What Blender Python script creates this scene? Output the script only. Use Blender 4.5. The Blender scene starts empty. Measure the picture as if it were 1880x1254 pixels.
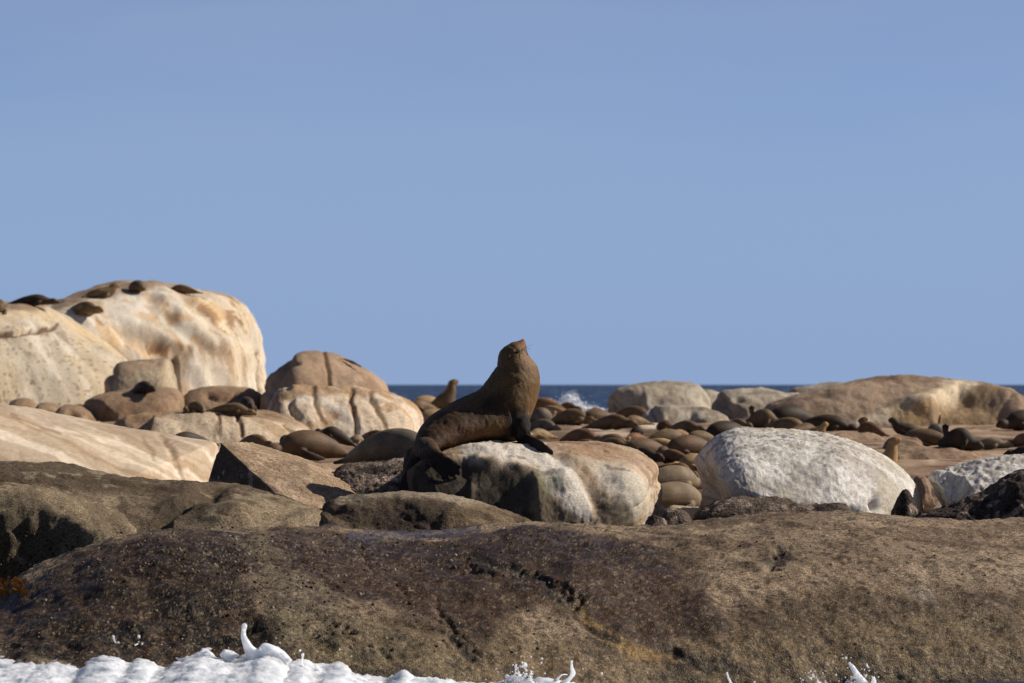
import bpy, math, random
import numpy as np
from mathutils import Vector
from mathutils.bvhtree import BVHTree

random.seed(7)
rng = np.random.default_rng(7)
S = bpy.context.scene
COL = S.collection

# ------------------------------------------------------------------ camera
LENS = 200.0
K = 36.0 / LENS / 1880.0            # radians per photograph pixel
CAMZ = 2.2
cam_d = bpy.data.cameras.new('camera')
cam_d.lens = LENS
cam_d.sensor_width = 36.0
cam_d.clip_start = 1.0
cam_d.clip_end = 60000.0
cam_d.dof.use_dof = True
cam_d.dof.focus_distance = 48.6
cam_d.dof.aperture_fstop = 6.3
cam = bpy.data.objects.new('camera', cam_d)
COL.objects.link(cam)
cam.location = (0, 0, CAMZ)
cam.rotation_euler = (math.radians(90) + math.atan(79 * K), 0, 0)
S.camera = cam

# ------------------------------------------------------------------ light
SUN_EL = math.radians(34)
SUN_A = math.radians(-16)            # azimuth from +X, positive turns towards the viewer
sd = Vector((math.cos(SUN_EL) * math.cos(SUN_A), -math.cos(SUN_EL) * math.sin(SUN_A), math.sin(SUN_EL)))
world = bpy.data.worlds.new('World')
S.world = world
world.use_nodes = True
wn = world.node_tree
for n_ in list(wn.nodes):
    wn.nodes.remove(n_)
sky = wn.nodes.new('ShaderNodeTexSky')
sky.sky_type = 'NISHITA'
sky.sun_disc = False
sky.sun_elevation = SUN_EL
sky.sun_rotation = math.atan2(sd.x, sd.y)
sky.altitude = 0
sky.air_density = 0.33
sky.dust_density = 0.1

sky.ozone_density = 5.0
tint = wn.nodes.new('ShaderNodeMix')
tint.data_type = 'RGBA'
tint.blend_type = 'MULTIPLY'
tint.inputs[0].default_value = 1.0
tint.inputs[7].default_value = (1.08, 0.92, 0.86, 1)
bg = wn.nodes.new('ShaderNodeBackground')
bg.inputs[1].default_value = 0.110
wo = wn.nodes.new('ShaderNodeOutputWorld')
wn.links.new(sky.outputs[0], tint.inputs[6])
stc = wn.nodes.new('ShaderNodeTexCoord')
smp = wn.nodes.new('ShaderNodeMapping')
smp.inputs['Scale'].default_value = (5, 5, 26)
smp.inputs['Rotation'].default_value = (0, 0.06, 0)
snz = wn.nodes.new('ShaderNodeTexNoise')
snz.inputs['Scale'].default_value = 1.6
snz.inputs['Detail'].default_value = 5
srp = wn.nodes.new('ShaderNodeMapRange')
srp.inputs['From Min'].default_value = 0.38
srp.inputs['From Max'].default_value = 0.75
srp.inputs['To Min'].default_value = 0.0
srp.inputs['To Max'].default_value = 0.24
cir = wn.nodes.new('ShaderNodeMix')
cir.data_type = 'RGBA'
cir.inputs[7].default_value = (4.6, 4.7, 5.6, 1)
wn.links.new(stc.outputs['Generated'], smp.inputs['Vector'])
wn.links.new(smp.outputs[0], snz.inputs['Vector'])
wn.links.new(snz.outputs['Fac'], srp.inputs['Value'])
wn.links.new(srp.outputs[0], cir.inputs[0])
wn.links.new(tint.outputs[2], cir.inputs[6])
# sea air: the lowest few degrees all round are an even pale blue
sxz = wn.nodes.new('ShaderNodeSeparateXYZ')
shz = wn.nodes.new('ShaderNodeMapRange')
shz.interpolation_type = 'SMOOTHSTEP'
shz.inputs['From Min'].default_value = 0.0
shz.inputs['From Max'].default_value = 0.10
shz.inputs['To Min'].default_value = 0.95
shz.inputs['To Max'].default_value = 0.0
air = wn.nodes.new('ShaderNodeMix')
air.data_type = 'RGBA'
air.inputs[7].default_value = (2.40, 3.40, 5.45, 1)
wn.links.new(stc.outputs['Generated'], sxz.inputs[0])
wn.links.new(sxz.outputs[2], shz.inputs['Value'])
wn.links.new(shz.outputs[0], air.inputs[0])
wn.links.new(cir.outputs[2], air.inputs[6])
wn.links.new(air.outputs[2], bg.inputs[0])
wn.links.new(bg.outputs[0], wo.inputs[0])
sun_d = bpy.data.lights.new('sun', 'SUN')
sun_d.energy = 5.0
sun_d.angle = math.radians(0.53)
sun_d.color = (1.0, 0.93, 0.84)
sun = bpy.data.objects.new('sun', sun_d)
COL.objects.link(sun)
sun.location = (60, 0, 60)
sun.rotation_euler = sd.to_track_quat('Z', 'Y').to_euler()
S.view_settings.view_transform = 'Standard'
S.view_settings.look = 'None'
S.view_settings.exposure = 0.0
S.view_settings.gamma = 1.0
S.view_settings.use_curve_mapping = False


# ------------------------------------------------------------------ helpers
def W(px, py, Y):
    return np.array([(px - 940.0) * K * Y, Y, CAMZ - (py - 706.0) * K * Y])


def to_px(P):
    return 940.0 + P[..., 0] / (K * P[..., 1]), 706.0 + (CAMZ - P[..., 2]) / (K * P[..., 1])


def srgb(r, g, b, k=1.0):
    out = []
    for v in (r, g, b):
        v = v / 255.0
        v = v / 12.92 if v <= 0.04045 else ((v + 0.055) / 1.055) ** 2.4
        out.append(v * k)
    return np.array(out)


def sstep(a, b, x):
    t = np.clip((x - a) / (b - a), 0, 1)
    return t * t * (3 - 2 * t)


def hash3(ix, iy, iz, seed):
    h = (ix.astype(np.uint32) * np.uint32(374761393) + iy.astype(np.uint32) * np.uint32(668265263)
         + iz.astype(np.uint32) * np.uint32(2246822519) + np.uint32((seed * 3266489917) & 0xffffffff))
    h = (h ^ (h >> np.uint32(15))) * np.uint32(2246822519)
    h = (h ^ (h >> np.uint32(13))) * np.uint32(3266489917)
    return h ^ (h >> np.uint32(16))


def vnoise(P, seed=0):
    """value noise with quintic interpolation, -1..1"""
    F = np.floor(P)
    f = (P - F).astype(np.float32)
    I = F.astype(np.int64)
    u = f * f * f * (f * (f * 6 - 15) + 10)
    res = 0
    for dx in (0, 1):
        wx = u[..., 0] if dx else 1 - u[..., 0]
        for dy in (0, 1):
            wy = u[..., 1] if dy else 1 - u[..., 1]
            for dz in (0, 1):
                wz = u[..., 2] if dz else 1 - u[..., 2]
                h = hash3(I[..., 0] + dx, I[..., 1] + dy, I[..., 2] + dz, seed)
                res = res + wx * wy * wz * (h.astype(np.float32) / np.float32(2147483648.0) - 1.0)
    return res


ROT = np.array([[0.36, 0.48, -0.8], [-0.8, 0.60, 0.0], [0.48, 0.64, 0.60]])


def fbm(P, octs=4, seed=0, gain=0.5, lac=2.03):
    P = np.asarray(P, dtype=np.float64) + seed * 7.31
    a, s, out = 1.0, 0.0, 0
    for o in range(octs):
        out = out + a * vnoise(P, seed + o * 13)
        s += a
        a *= gain
        P = P @ ROT.T * lac
    return out / s * 1.6


def worley(P, seed=0):
    F = np.floor(P)
    f = P - F
    I = F.astype(np.int64)
    d1 = np.full(P.shape[:-1], 9.0)
    cid = np.zeros(P.shape[:-1])
    for dx in (-1, 0, 1):
        for dy in (-1, 0, 1):
            for dz in (-1, 0, 1):
                h = hash3(I[..., 0] + dx, I[..., 1] + dy, I[..., 2] + dz, seed)
                ox = dx + (h & np.uint32(1023)).astype(np.float64) / 1023.0 - f[..., 0]
                oy = dy + ((h >> np.uint32(10)) & np.uint32(1023)).astype(np.float64) / 1023.0 - f[..., 1]
                oz = dz + ((h >> np.uint32(20)) & np.uint32(1023)).astype(np.float64) / 1023.0 - f[..., 2]
                d = np.sqrt(ox * ox + oy * oy + oz * oz)
                m = d < d1
                d1 = np.where(m, d, d1)
                cid = np.where(m, (h >> np.uint32(7)).astype(np.float64) % 997 / 997.0, cid)
    return d1, cid


def catmull(pts, per=12):
    p = np.array(pts, dtype=float)
    p = np.vstack([2 * p[0] - p[1], p, 2 * p[-1] - p[-2]])
    out = []
    for i in range(1, len(p) - 2):
        t = np.linspace(0, 1, per, endpoint=False)[:, None]
        a, b, c, d = p[i - 1], p[i], p[i + 1], p[i + 2]
        out.append(0.5 * (2 * b + (c - a) * t + (2 * a - 5 * b + 4 * c - d) * t ** 2 + (3 * b - a - 3 * c + d) * t ** 3))
    out.append(p[-2][None])
    return np.vstack(out)


def resample(p, n):
    d = np.r_[0, np.cumsum(np.linalg.norm(np.diff(p, axis=0), axis=1))]
    t = np.linspace(0, d[-1], n)
    return np.stack([np.interp(t, d, p[:, k]) for k in range(p.shape[1])], axis=1)


def seg_dist(px, py, pts):
    """distance in pixels to a polyline, and position along it 0..1"""
    pts = np.array(pts, dtype=float)
    best = np.full(px.shape, 1e9)
    along = np.zeros(px.shape)
    n = len(pts) - 1
    for i in range(n):
        ax, ay = pts[i][:2]
        bx, by = pts[i + 1][:2]
        L = (bx - ax) ** 2 + (by - ay) ** 2 + 1e-9
        t = np.clip(((px - ax) * (bx - ax) + (py - ay) * (by - ay)) / L, 0, 1)
        d = np.hypot(px - ax - t * (bx - ax), py - ay - t * (by - ay))
        m = d < best
        best = np.where(m, d, best)
        along = np.where(m, (i + t) / n, along)
    return best, along


def poly_sd(px, py, pts):
    """signed distance, positive inside"""
    pts = list(pts)
    d, _ = seg_dist(px, py, pts + [pts[0]])
    inside = np.zeros(px.shape, dtype=bool)
    n = len(pts)
    for i in range(n):
        ax, ay = pts[i]
        bx, by = pts[(i + 1) % n]
        if ay == by:
            continue
        c = ((ay > py) != (by > py)) & (px < (bx - ax) * (py - ay) / (by - ay) + ax)
        inside ^= c
    return np.where(inside, d, -d)


class Ctx:
    """masks and colours on one surface; positions given by where they fall in the survey picture"""
    def __init__(s, P, N, seed):
        s.P, s.N, s.seed = P, N, seed
        s.px, s.py = to_px(P)
        s.c = np.zeros(P.shape)
        s.r = np.full(P.shape[:-1], 0.85)

    def f(s, scale, octs=4, seed=0, st=(1, 1, 1), gain=0.5):
        return fbm(s.P * (np.array(st) * scale), octs, s.seed + seed, gain)

    def fill(s, rgb, rough=0.85):
        s.c[...] = rgb
        s.r[...] = rough
        return s

    def mix(s, m, rgb, rough=None):
        m = np.clip(m, 0, 1)
        s.c = s.c * (1 - m[..., None]) + np.array(rgb) * m[..., None]
        if rough is not None:
            s.r = s.r * (1 - m) + rough * m
        return s

    def mul(s, f):
        s.c = s.c * np.clip(f, 0.02, 6)[..., None]
        return s

    def poly(s, pts, soft=10, warp=0, wscale=2.0, seed=50):
        d = poly_sd(s.px, s.py, pts)
        if warp:
            d = d + warp * s.f(wscale, 5, seed)
        return sstep(-soft, soft, d)

    def line(s, pts, w, warp=0, wscale=3.0, seed=60):
        px, py = s.px, s.py
        if warp:
            px = px + warp * s.f(wscale, 3, seed)
            py = py + warp * s.f(wscale, 3, seed + 5)
        d, _ = seg_dist(px, py, pts)
        return 1 - sstep(w * 0.4, w, d)

    def nz(s, scale, lo, hi, octs=5, seed=0, st=(1, 1, 1)):
        return sstep(lo, hi, s.f(scale, octs, seed, st))

    def up(s, lo, hi):
        return sstep(lo, hi, s.N[..., 2])


BVH_V, BVH_F = [], []


def add_bvh(P, st=3):
    Q = P[::st, ::st]
    n, m = Q.shape[:2]
    base = len(BVH_V)
    BVH_V.extend(map(tuple, Q.reshape(-1, 3)))
    for i in range(n - 1):
        for j in range(m - 1):
            a = base + i * m + j
            BVH_F.append((a, a + 1, a + m + 1, a + m))


def grid_faces(n, m):
    i = np.arange(n - 1)[:, None] * m + np.arange(m - 1)[None]
    return np.stack([i, i + 1, i + m + 1, i + m], axis=-1).reshape(-1, 4)


def mesh_np(name, V, F, col=None, rough=None, smooth=True):
    me = bpy.data.meshes.new(name)
    me.vertices.add(len(V))
    me.vertices.foreach_set('co', np.ascontiguousarray(V, dtype=np.float32).ravel())
    nf = len(F)
    me.loops.add(nf * 4)
    me.loops.foreach_set('vertex_index', np.ascontiguousarray(F, dtype=np.int32).ravel())
    me.polygons.add(nf)
    me.polygons.foreach_set('loop_start', np.arange(nf, dtype=np.int32) * 4)
    me.polygons.foreach_set('use_smooth', np.full(nf, smooth))
    me.update(calc_edges=True)
    if col is not None:
        at = me.color_attributes.new('Col', 'FLOAT_COLOR', 'POINT')
        rgba = np.ones((len(V), 4), dtype=np.float32)
        rgba[:, :3] = np.clip(col, 0.002, 0.9)
        at.data.foreach_set('color', rgba.ravel())
        ra = me.attributes.new('Rough', 'FLOAT', 'POINT')
        ra.data.foreach_set('value', np.ascontiguousarray(rough, dtype=np.float32).ravel())
    return me


def link(name, me, mat, loc=(0, 0, 0), parent=None):
    o = bpy.data.objects.new(name, me)
    COL.objects.link(o)
    if mat is not None:
        me.materials.append(mat)
    o.location = loc
    o.parent = parent
    return o


def tag(o, label, cat, group=None):
    o['label'] = label
    o['category'] = cat
    if group:
        o['group'] = group
    return o


# ------------------------------------------------------------------ materials
def nt(name):
    m = bpy.data.materials.new(name)
    m.use_nodes = True
    t = m.node_tree
    b = t.nodes['Principled BSDF']
    return m, t, b


def node(t, kind, **kw):
    n = t.nodes.new(kind)
    for k, v in kw.items():
        setattr(n, k, v)
    return n


def rock_mat(name, grain=55.0, contrast=0.45, bump=0.35, dist=0.012, spec=0.25, speck=0.0, speck_scale=90.0, stretch=(1, 1, 1), coat=0.0):
    m, t, b = nt(name)
    L = t.links.new
    at = node(t, 'ShaderNodeAttribute', attribute_name='Col')
    rg = node(t, 'ShaderNodeAttribute', attribute_name='Rough')
    tc = node(t, 'ShaderNodeTexCoord')
    mp = node(t, 'ShaderNodeMapping')
    mp.inputs['Scale'].default_value = stretch
    L(tc.outputs['Object'], mp.inputs['Vector'])
    n1 = node(t, 'ShaderNodeTexNoise')
    n1.inputs['Scale'].default_value = grain
    n1.inputs['Detail'].default_value = 7
    n1.inputs['Roughness'].default_value = 0.72
    L(mp.outputs[0], n1.inputs['Vector'])
    r1 = node(t, 'ShaderNodeMapRange')
    r1.inputs['From Min'].default_value = 0.3
    r1.inputs['From Max'].default_value = 0.7
    r1.inputs['To Min'].default_value = 1 - contrast
    r1.inputs['To Max'].default_value = 1 + contrast
    L(n1.outputs['Fac'], r1.inputs['Value'])
    mx = node(t, 'ShaderNodeVectorMath', operation='SCALE')
    L(at.outputs['Color'], mx.inputs[0])
    L(r1.outputs[0], mx.inputs['Scale'])
    col = mx.outputs[0]
    if speck > 0:
        v = node(t, 'ShaderNodeTexVoronoi')
        v.inputs['Scale'].default_value = speck_scale
        L(mp.outputs[0], v.inputs['Vector'])
        sep = node(t, 'ShaderNodeSeparateColor')
        L(v.outputs['Color'], sep.inputs[0])
        rr = node(t, 'ShaderNodeMapRange')
        rr.inputs['From Min'].default_value = 0.0
        rr.inputs['From Max'].default_value = 1.0
        rr.inputs['To Min'].default_value = 1 - speck
        rr.inputs['To Max'].default_value = 1 + speck * 1.3
        L(sep.outputs[0], rr.inputs['Value'])
        m2 = node(t, 'ShaderNodeVectorMath', operation='SCALE')
        L(col, m2.inputs[0])
        L(rr.outputs[0], m2.inputs['Scale'])
        col = m2.outputs[0]
    L(col, b.inputs['Base Color'])
    L(rg.outputs['Fac'], b.inputs['Roughness'])
    b.inputs['Specular IOR Level'].default_value = spec
    bp = node(t, 'ShaderNodeBump')
    bp.inputs['Strength'].default_value = bump
    bp.inputs['Distance'].default_value = dist
    L(n1.outputs['Fac'], bp.inputs['Height'])
    if speck > 0:
        b2 = node(t, 'ShaderNodeBump')
        b2.inputs['Strength'].default_value = min(1.0, speck * 1.2)
        b2.inputs['Distance'].default_value = dist
        L(v.outputs['Distance'], b2.inputs['Height'])
        b2.invert = True
        L(bp.outputs[0], b2.inputs['Normal'])
        L(b2.outputs[0], b.inputs['Normal'])
    else:
        L(bp.outputs[0], b.inputs['Normal'])
    return m


M_WET = rock_mat('wet_crusted_rock', 48, 0.72, 0.75, 0.013, 0.14, 0.45, 80)
M_BROWN = rock_mat('brown_rock', 55, 0.6, 0.7, 0.014, 0.12, 0.35, 90)
M_CRUST = rock_mat('barnacle_rock', 40, 0.6, 0.8, 0.02, 0.15, 0.5, 46)
M_PALE = rock_mat('pale_granite', 22, 0.25, 0.5, 0.03, 0.1)
M_FLOW = rock_mat('streaked_pale_granite', 18, 0.18, 0.3, 0.015, 0.12)
M_WHITE = rock_mat('guano_rock', 60, 0.26, 0.55, 0.010, 0.08, 0.14, 80)
M_FAR = rock_mat('far_granite', 18, 0.35, 0.55, 0.04, 0.08)


def fur_mat(name, use_attr):
    m, t, b = nt(name)
    L = t.links.new
    tc = node(t, 'ShaderNodeTexCoord')
    n1 = node(t, 'ShaderNodeTexNoise')
    n1.inputs['Scale'].default_value = 130 if use_attr else 40
    n1.inputs['Detail'].default_value = 5
    n1.inputs['Roughness'].default_value = 0.7
    L(tc.outputs['Object'], n1.inputs['Vector'])
    r1 = node(t, 'ShaderNodeMapRange')
    r1.inputs['From Min'].default_value = 0.32
    r1.inputs['From Max'].default_value = 0.68
    r1.inputs['To Min'].default_value = 0.2 if use_attr else 0.7
    r1.inputs['To Max'].default_value = 2.2 if use_attr else 1.3
    L(n1.outputs['Fac'], r1.inputs['Value'])
    mx = node(t, 'ShaderNodeVectorMath', operation='SCALE')
    if use_attr:
        at = node(t, 'ShaderNodeAttribute', attribute_name='Col')
        rg = node(t, 'ShaderNodeAttribute', attribute_name='Rough')
        L(at.outputs['Color'], mx.inputs[0])
        L(rg.outputs['Fac'], b.inputs['Roughness'])
    else:
        oi = node(t, 'ShaderNodeObjectInfo')
        at = node(t, 'ShaderNodeAttribute', attribute_name='Tone')
        n2 = node(t, 'ShaderNodeTexNoise')
        n2.inputs['Scale'].default_value = 3.2
        n2.inputs['Detail'].default_value = 3
        mv = node(t, 'ShaderNodeVectorMath', operation='ADD')
        cmb = node(t, 'ShaderNodeCombineXYZ')
        ml = node(t, 'ShaderNodeMath', operation='MULTIPLY')
        ml.inputs[1].default_value = 37.0
        L(oi.outputs['Random'], ml.inputs[0])
        L(ml.outputs[0], cmb.inputs[0])
        L(tc.outputs['Object'], mv.inputs[0])
        L(cmb.outputs[0], mv.inputs[1])
        L(mv.outputs[0], n2.inputs['Vector'])
        r2 = node(t, 'ShaderNodeMapRange')
        r2.inputs['From Min'].default_value = 0.3
        r2.inputs['From Max'].default_value = 0.7
        r2.inputs['To Min'].default_value = 0.65
        r2.inputs['To Max'].default_value = 1.35
        L(n2.outputs['Fac'], r2.inputs['Value'])
        pr = node(t, 'ShaderNodeMath', operation='MULTIPLY')
        L(r1.outputs[0], pr.inputs[0])
        L(r2.outputs[0], pr.inputs[1])
        p2 = node(t, 'ShaderNodeMath', operation='MULTIPLY')
        L(pr.outputs[0], p2.inputs[0])
        L(at.outputs['Fac'], p2.inputs[1])
        L(oi.outputs['Color'], mx.inputs[0])
        L(p2.outputs[0], mx.inputs['Scale'])
        b.inputs['Roughness'].default_value = 0.62
    if use_attr:
        L(r1.outputs[0], mx.inputs['Scale'])
    L(mx.outputs[0], b.inputs['Base Color'])
    b.inputs['Specular IOR Level'].default_value = 0.22
    b.inputs['Sheen Weight'].default_value = 0.05 if use_attr else 0.1
    b.inputs['Sheen Roughness'].default_value = 0.4
    b.inputs['Sheen Tint'].default_value = (0.75, 0.55, 0.35, 1)
    bp = node(t, 'ShaderNodeBump')
    bp.inputs['Strength'].default_value = 0.5
    bp.inputs['Distance'].default_value = 0.008
    L(n1.outputs['Fac'], bp.inputs['Height'])
    L(bp.outputs[0], b.inputs['Normal'])
    return m


M_FUR = fur_mat('grizzled_fur', True)
M_HERD = fur_mat('herd_fur', False)


def plain(name, rgb, rough=0.5, spec=0.5, coat=0.0):
    m, t, b = nt(name)
    n1 = node(t, 'ShaderNodeTexNoise')
    n1.inputs['Scale'].default_value = 40
    r1 = node(t, 'ShaderNodeMapRange')
    r1.inputs['To Min'].default_value = 0.8
    r1.inputs['To Max'].default_value = 1.2
    t.links.new(n1.outputs['Fac'], r1.inputs['Value'])
    mx = node(t, 'ShaderNodeVectorMath', operation='SCALE')
    mx.inputs[0].default_value = rgb
    t.links.new(r1.outputs[0], mx.inputs['Scale'])
    t.links.new(mx.outputs[0], b.inputs['Base Color'])
    b.inputs['Roughness'].default_value = rough
    b.inputs['Specular IOR Level'].default_value = spec
    b.inputs['Coat Weight'].default_value = coat
    return m


M_EYE = plain('dark_eye', (0.012, 0.008, 0.006), 0.12, 0.6)
M_NOSE = plain('nose_skin', (0.10, 0.055, 0.035), 0.45)
M_WHISKER = plain('whisker', (0.45, 0.38, 0.28), 0.5)
M_KELP = plain('orange_kelp', (0.30, 0.11, 0.008), 0.3)


def foam_mat():
    m, t, b = nt('white_foam')
    L = t.links.new
    tc = node(t, 'ShaderNodeTexCoord')
    n1 = node(t, 'ShaderNodeTexNoise')
    n1.inputs['Scale'].default_value = 16
    n1.inputs['Detail'].default_value = 6
    L(tc.outputs['Object'], n1.inputs['Vector'])
    rp = node(t, 'ShaderNodeValToRGB')
    rp.color_ramp.elements[0].position = 0.3
    rp.color_ramp.elements[0].color = (0.58, 0.61, 0.65, 1)
    rp.color_ramp.elements[1].position = 0.55
    rp.color_ramp.elements[1].color = (0.84, 0.85, 0.86, 1)
    L(n1.outputs['Fac'], rp.inputs[0])
    L(rp.outputs[0], b.inputs['Base Color'])
    b.inputs['Roughness'].default_value = 0.28
    b.inputs['Subsurface Weight'].default_value = 1.0
    b.inputs['Subsurface Radius'].default_value = (0.9, 1.0, 1.0)
    b.inputs['Subsurface Scale'].default_value = 0.10
    bp = node(t, 'ShaderNodeBump')
    bp.inputs['Strength'].default_value = 0.15
    bp.inputs['Distance'].default_value = 0.02
    L(n1.outputs['Fac'], bp.inputs['Height'])
    L(bp.outputs[0], b.inputs['Normal'])
    return m


M_FOAM = foam_mat()
M_SPRAY = plain('white_spray', (0.85, 0.86, 0.87), 0.6, 0.3)


def sea_mat():
    m, t, b = nt('sea_water')
    L = t.links.new
    tc = node(t, 'ShaderNodeTexCoord')
    mp = node(t, 'ShaderNodeMapping')
    mp.inputs['Scale'].default_value = (0.22, 0.012, 1)
    L(tc.outputs['Object'], mp.inputs['Vector'])
    n1 = node(t, 'ShaderNodeTexNoise')
    n1.inputs['Scale'].default_value = 1.0
    n1.inputs['Detail'].default_value = 6
    n1.inputs['Roughness'].default_value = 0.65
    L(mp.outputs[0], n1.inputs['Vector'])
    rp = node(t, 'ShaderNodeValToRGB')
    e = rp.color_ramp.elements
    e[0].position = 0.36
    e[0].color = (0.010, 0.024, 0.058, 1)
    e[1].position = 0.58
    e[1].color = (0.036, 0.074, 0.155, 1)
    w = e.new(0.61)
    w.color = (0.10, 0.15, 0.24, 1)
    w = e.new(0.67)
    w.color = (0.5, 0.55, 0.6, 1)
    L(n1.outputs['Fac'], rp.inputs[0])
    L(rp.outputs[0], b.inputs['Base Color'])
    b.inputs['Roughness'].default_value = 0.7
    b.inputs['Specular IOR Level'].default_value = 0.08
    bp = node(t, 'ShaderNodeBump')
    bp.inputs['Strength'].default_value = 0.4
    bp.inputs['Distance'].default_value = 0.25
    L(n1.outputs['Fac'], bp.inputs['Height'])
    L(bp.outputs[0], b.inputs['Normal'])
    return m


M_SEA = sea_mat()


# ------------------------------------------------------------------ rocks
def normals(P):
    du = np.gradient(P, axis=1)
    dv = np.gradient(P, axis=0)
    N = np.cross(du, dv)
    N /= np.linalg.norm(N, axis=-1, keepdims=True) + 1e-12
    return N


def rock(name, label, outline, Y, base_py, Df, Db=None, n=2.2, seg=(0.35, 0.65), skew=0.0, step=3.0, amp=0.03, nscale=1.0,
         rough_amp=0.006, fine=7.0, crust=0.0, crust_scale=22.0, feats=(), paint=None, mat=None, seed=1, sharp=False, nback=14,
         cat='rock', group=None, kind=None, bvh=True, maxrows=260):
    Db = Db if Db is not None else Df
    xs = [p[0] for p in outline]
    x0, x1 = min(xs), max(xs)
    xc = 0.5 * (x0 + x1)
    line = np.array(outline, float) if sharp else catmull(outline)
    L = np.linalg.norm(np.diff(line, axis=0), axis=1).sum()
    ncol = int(max(24, L / step))
    o2 = resample(line, ncol)
    if len(outline[0]) == 3:
        Yi = o2[:, 2]
    else:
        Yi = Y + skew * K * Y * (o2[:, 0] - xc)
    o = np.stack([(o2[:, 0] - 940) * K * Yi, Yi, CAMZ - (o2[:, 1] - 706) * K * Yi], 1)
    zb = CAMZ - (base_py - 706) * K * Y
    xa = (x0 + (x1 - x0) * seg[0] - 940) * K * Y
    xb = (x0 + (x1 - x0) * seg[1] - 940) * K * Y
    mxs = xa + (xb - xa) * (np.logaddexp(0, 7 * (o[:, 0] - xa) / (xb - xa)) - np.logaddexp(0, 7 * ((o[:, 0] - xa) / (xb - xa) - 1))) / 7
    if len(outline[0]) == 3:
        order = np.argsort(o[:, 0])
        my = np.interp(mxs, o[order, 0], o[order, 1])
    else:
        my = Y + skew * (mxs - (xc - 940) * K * Y)
    m = np.stack([mxs, my, np.full(ncol, zb)], 1)
    H = np.linalg.norm(o - m, axis=1).max()
    tt = np.linspace(0, math.pi / 2, 400)
    fr = np.cos(tt) ** (2.0 / n)
    gr = np.sin(tt) ** (2.0 / n)
    al = np.r_[0, np.cumsum(np.hypot(np.diff(fr) * H, np.diff(gr) * Df * 0.35))]
    nf = int(np.clip(H / (K * Y * step), 14, maxrows))
    ti = np.interp(np.linspace(0, al[-1], nf), al, tt)
    f1 = np.cos(ti) ** (2.0 / n)
    g1 = np.sin(ti) ** (2.0 / n)
    al2 = np.r_[0, np.cumsum(np.hypot(np.diff(fr) * H, np.diff(gr) * Db))]
    tb = np.interp(np.linspace(0, al2[-1], nback), al2, tt)[1:][::-1]
    f2 = np.cos(tb) ** (2.0 / n)
    g2 = -np.sin(tb) ** (2.0 / n)
    Dg = np.r_[g2 * Db, g1 * Df]
    f = np.r_[f2, f1]
    P = m[None] + (o - m)[None] * f[:, None, None]
    P[..., 1] -= Dg[:, None]
    N = normals(P)
    if N[len(f2) + nf // 3, ncol // 2, 1] > 0:
        N = -N
    c0 = Ctx(P, N, seed)
    disp = amp * fbm(P * nscale, 4, seed) + rough_amp * fbm(P * fine, 4, seed + 31, 0.6)
    if crust:
        d1, cid = worley(P * crust_scale, seed)
        cm = sstep(-0.5, 0.4, fbm(P * 1.3, 3, seed + 77))
        disp = disp + crust * (0.7 - d1) * (0.3 + cid) * (0.25 + 0.75 * cm)
    for ft in feats:
        disp = disp + ft(c0)
    P2 = P + N * disp[..., None]
    N2 = normals(P2)
    if N2[len(f2) + nf // 3, ncol // 2, 1] > 0:
        N2 = -N2
    # colours are laid out on the undisplaced form, slopes come from the displaced one
    c = Ctx(P, N2, seed)
    paint(c)
    if bvh:
        add_bvh(P2, 3)
    org = np.array([(xc - 940) * K * Y, Y, zb])
    skirt = P2[-1:].copy()
    skirt[..., 2] -= 0.6
    PP = np.concatenate([P2, skirt], 0)
    cc = np.concatenate([c.c, c.c[-1:]], 0)
    rr = np.concatenate([c.r, c.r[-1:]], 0)
    nr, nc = PP.shape[:2]
    me = mesh_np(name, (PP - org).reshape(-1, 3), grid_faces(nr, nc)[:, ::-1], cc.reshape(-1, 3), rr.ravel())
    ob = link(name, me, mat, org)
    if kind:
        ob['kind'] = kind
    else:
        tag(ob, label, cat, group)
    return ob


# sculpting strokes ---------------------------------------------------
def crack(pts, w, depth, warp=6, ws=3.0, seed=5):
    def fn(c):
        px = c.px + warp * c.f(ws, 4, seed)
        py = c.py + warp * c.f(ws, 4, seed + 3)
        d, a = seg_dist(px, py, pts)
        taper = np.minimum(1, 6 * np.minimum(a + 0.03, 1.03 - a))
        return -depth * taper * (1 - sstep(0, w, d))
    return fn


def blob(x, y, rx, ry, h, p=2.0):
    def fn(c):
        d = ((c.px - x) / rx) ** 2 + ((c.py - y) / ry) ** 2
        return h * np.exp(-d * p)
    return fn


def area(pts, soft, h, warp=0, ws=2.0, seed=9):
    def fn(c):
        return h * c.poly(pts, soft, warp, ws, seed)
    return fn


def ramp(pts, width, h, warp=0, ws=2.0, seed=9):
    """turns the surface away inside an outline: the further in, the deeper"""
    def fn(c):
        d = poly_sd(c.px, c.py, pts)
        if warp:
            d = d + warp * c.f(ws, 5, seed)
        d = np.clip(d, 0, None)
        return h * width * (1 - np.exp(-d / width)) / 100.0
    return fn


def ridge_noise(scale, h, seed=3, st=(1, 1, 1)):
    def fn(c):
        return h * (1 - 2 * np.abs(c.f(scale, 3, seed, st)))
    return fn


# ================================================================== SETTING
# sea: one sheet to the horizon
def make_sea():
    ys = [-60, 0, 20, 60, 150, 400, 1000, 3000, 9000, 26000, 40000]
    xs = [-20000, -4000, -800, -150, -30, 30, 150, 800, 4000, 20000]
    V = np.array([[(x, y, 0.0) for x in xs] for y in ys])
    me = mesh_np('sea', V.reshape(-1, 3), grid_faces(len(ys), len(xs)), None, None)
    o = link('sea', me, M_SEA)
    o['kind'] = 'structure'


make_sea()

GY = np.array([44, 49, 52, 58, 66, 75, 90, 105, 120, 130, 138.0])
GPY = np.array([1010, 975, 945, 888, 850, 824, 797, 776, 761, 752, 748.0])


def ground_y(py):
    return float(np.interp(-py, -GPY, GY))


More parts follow.
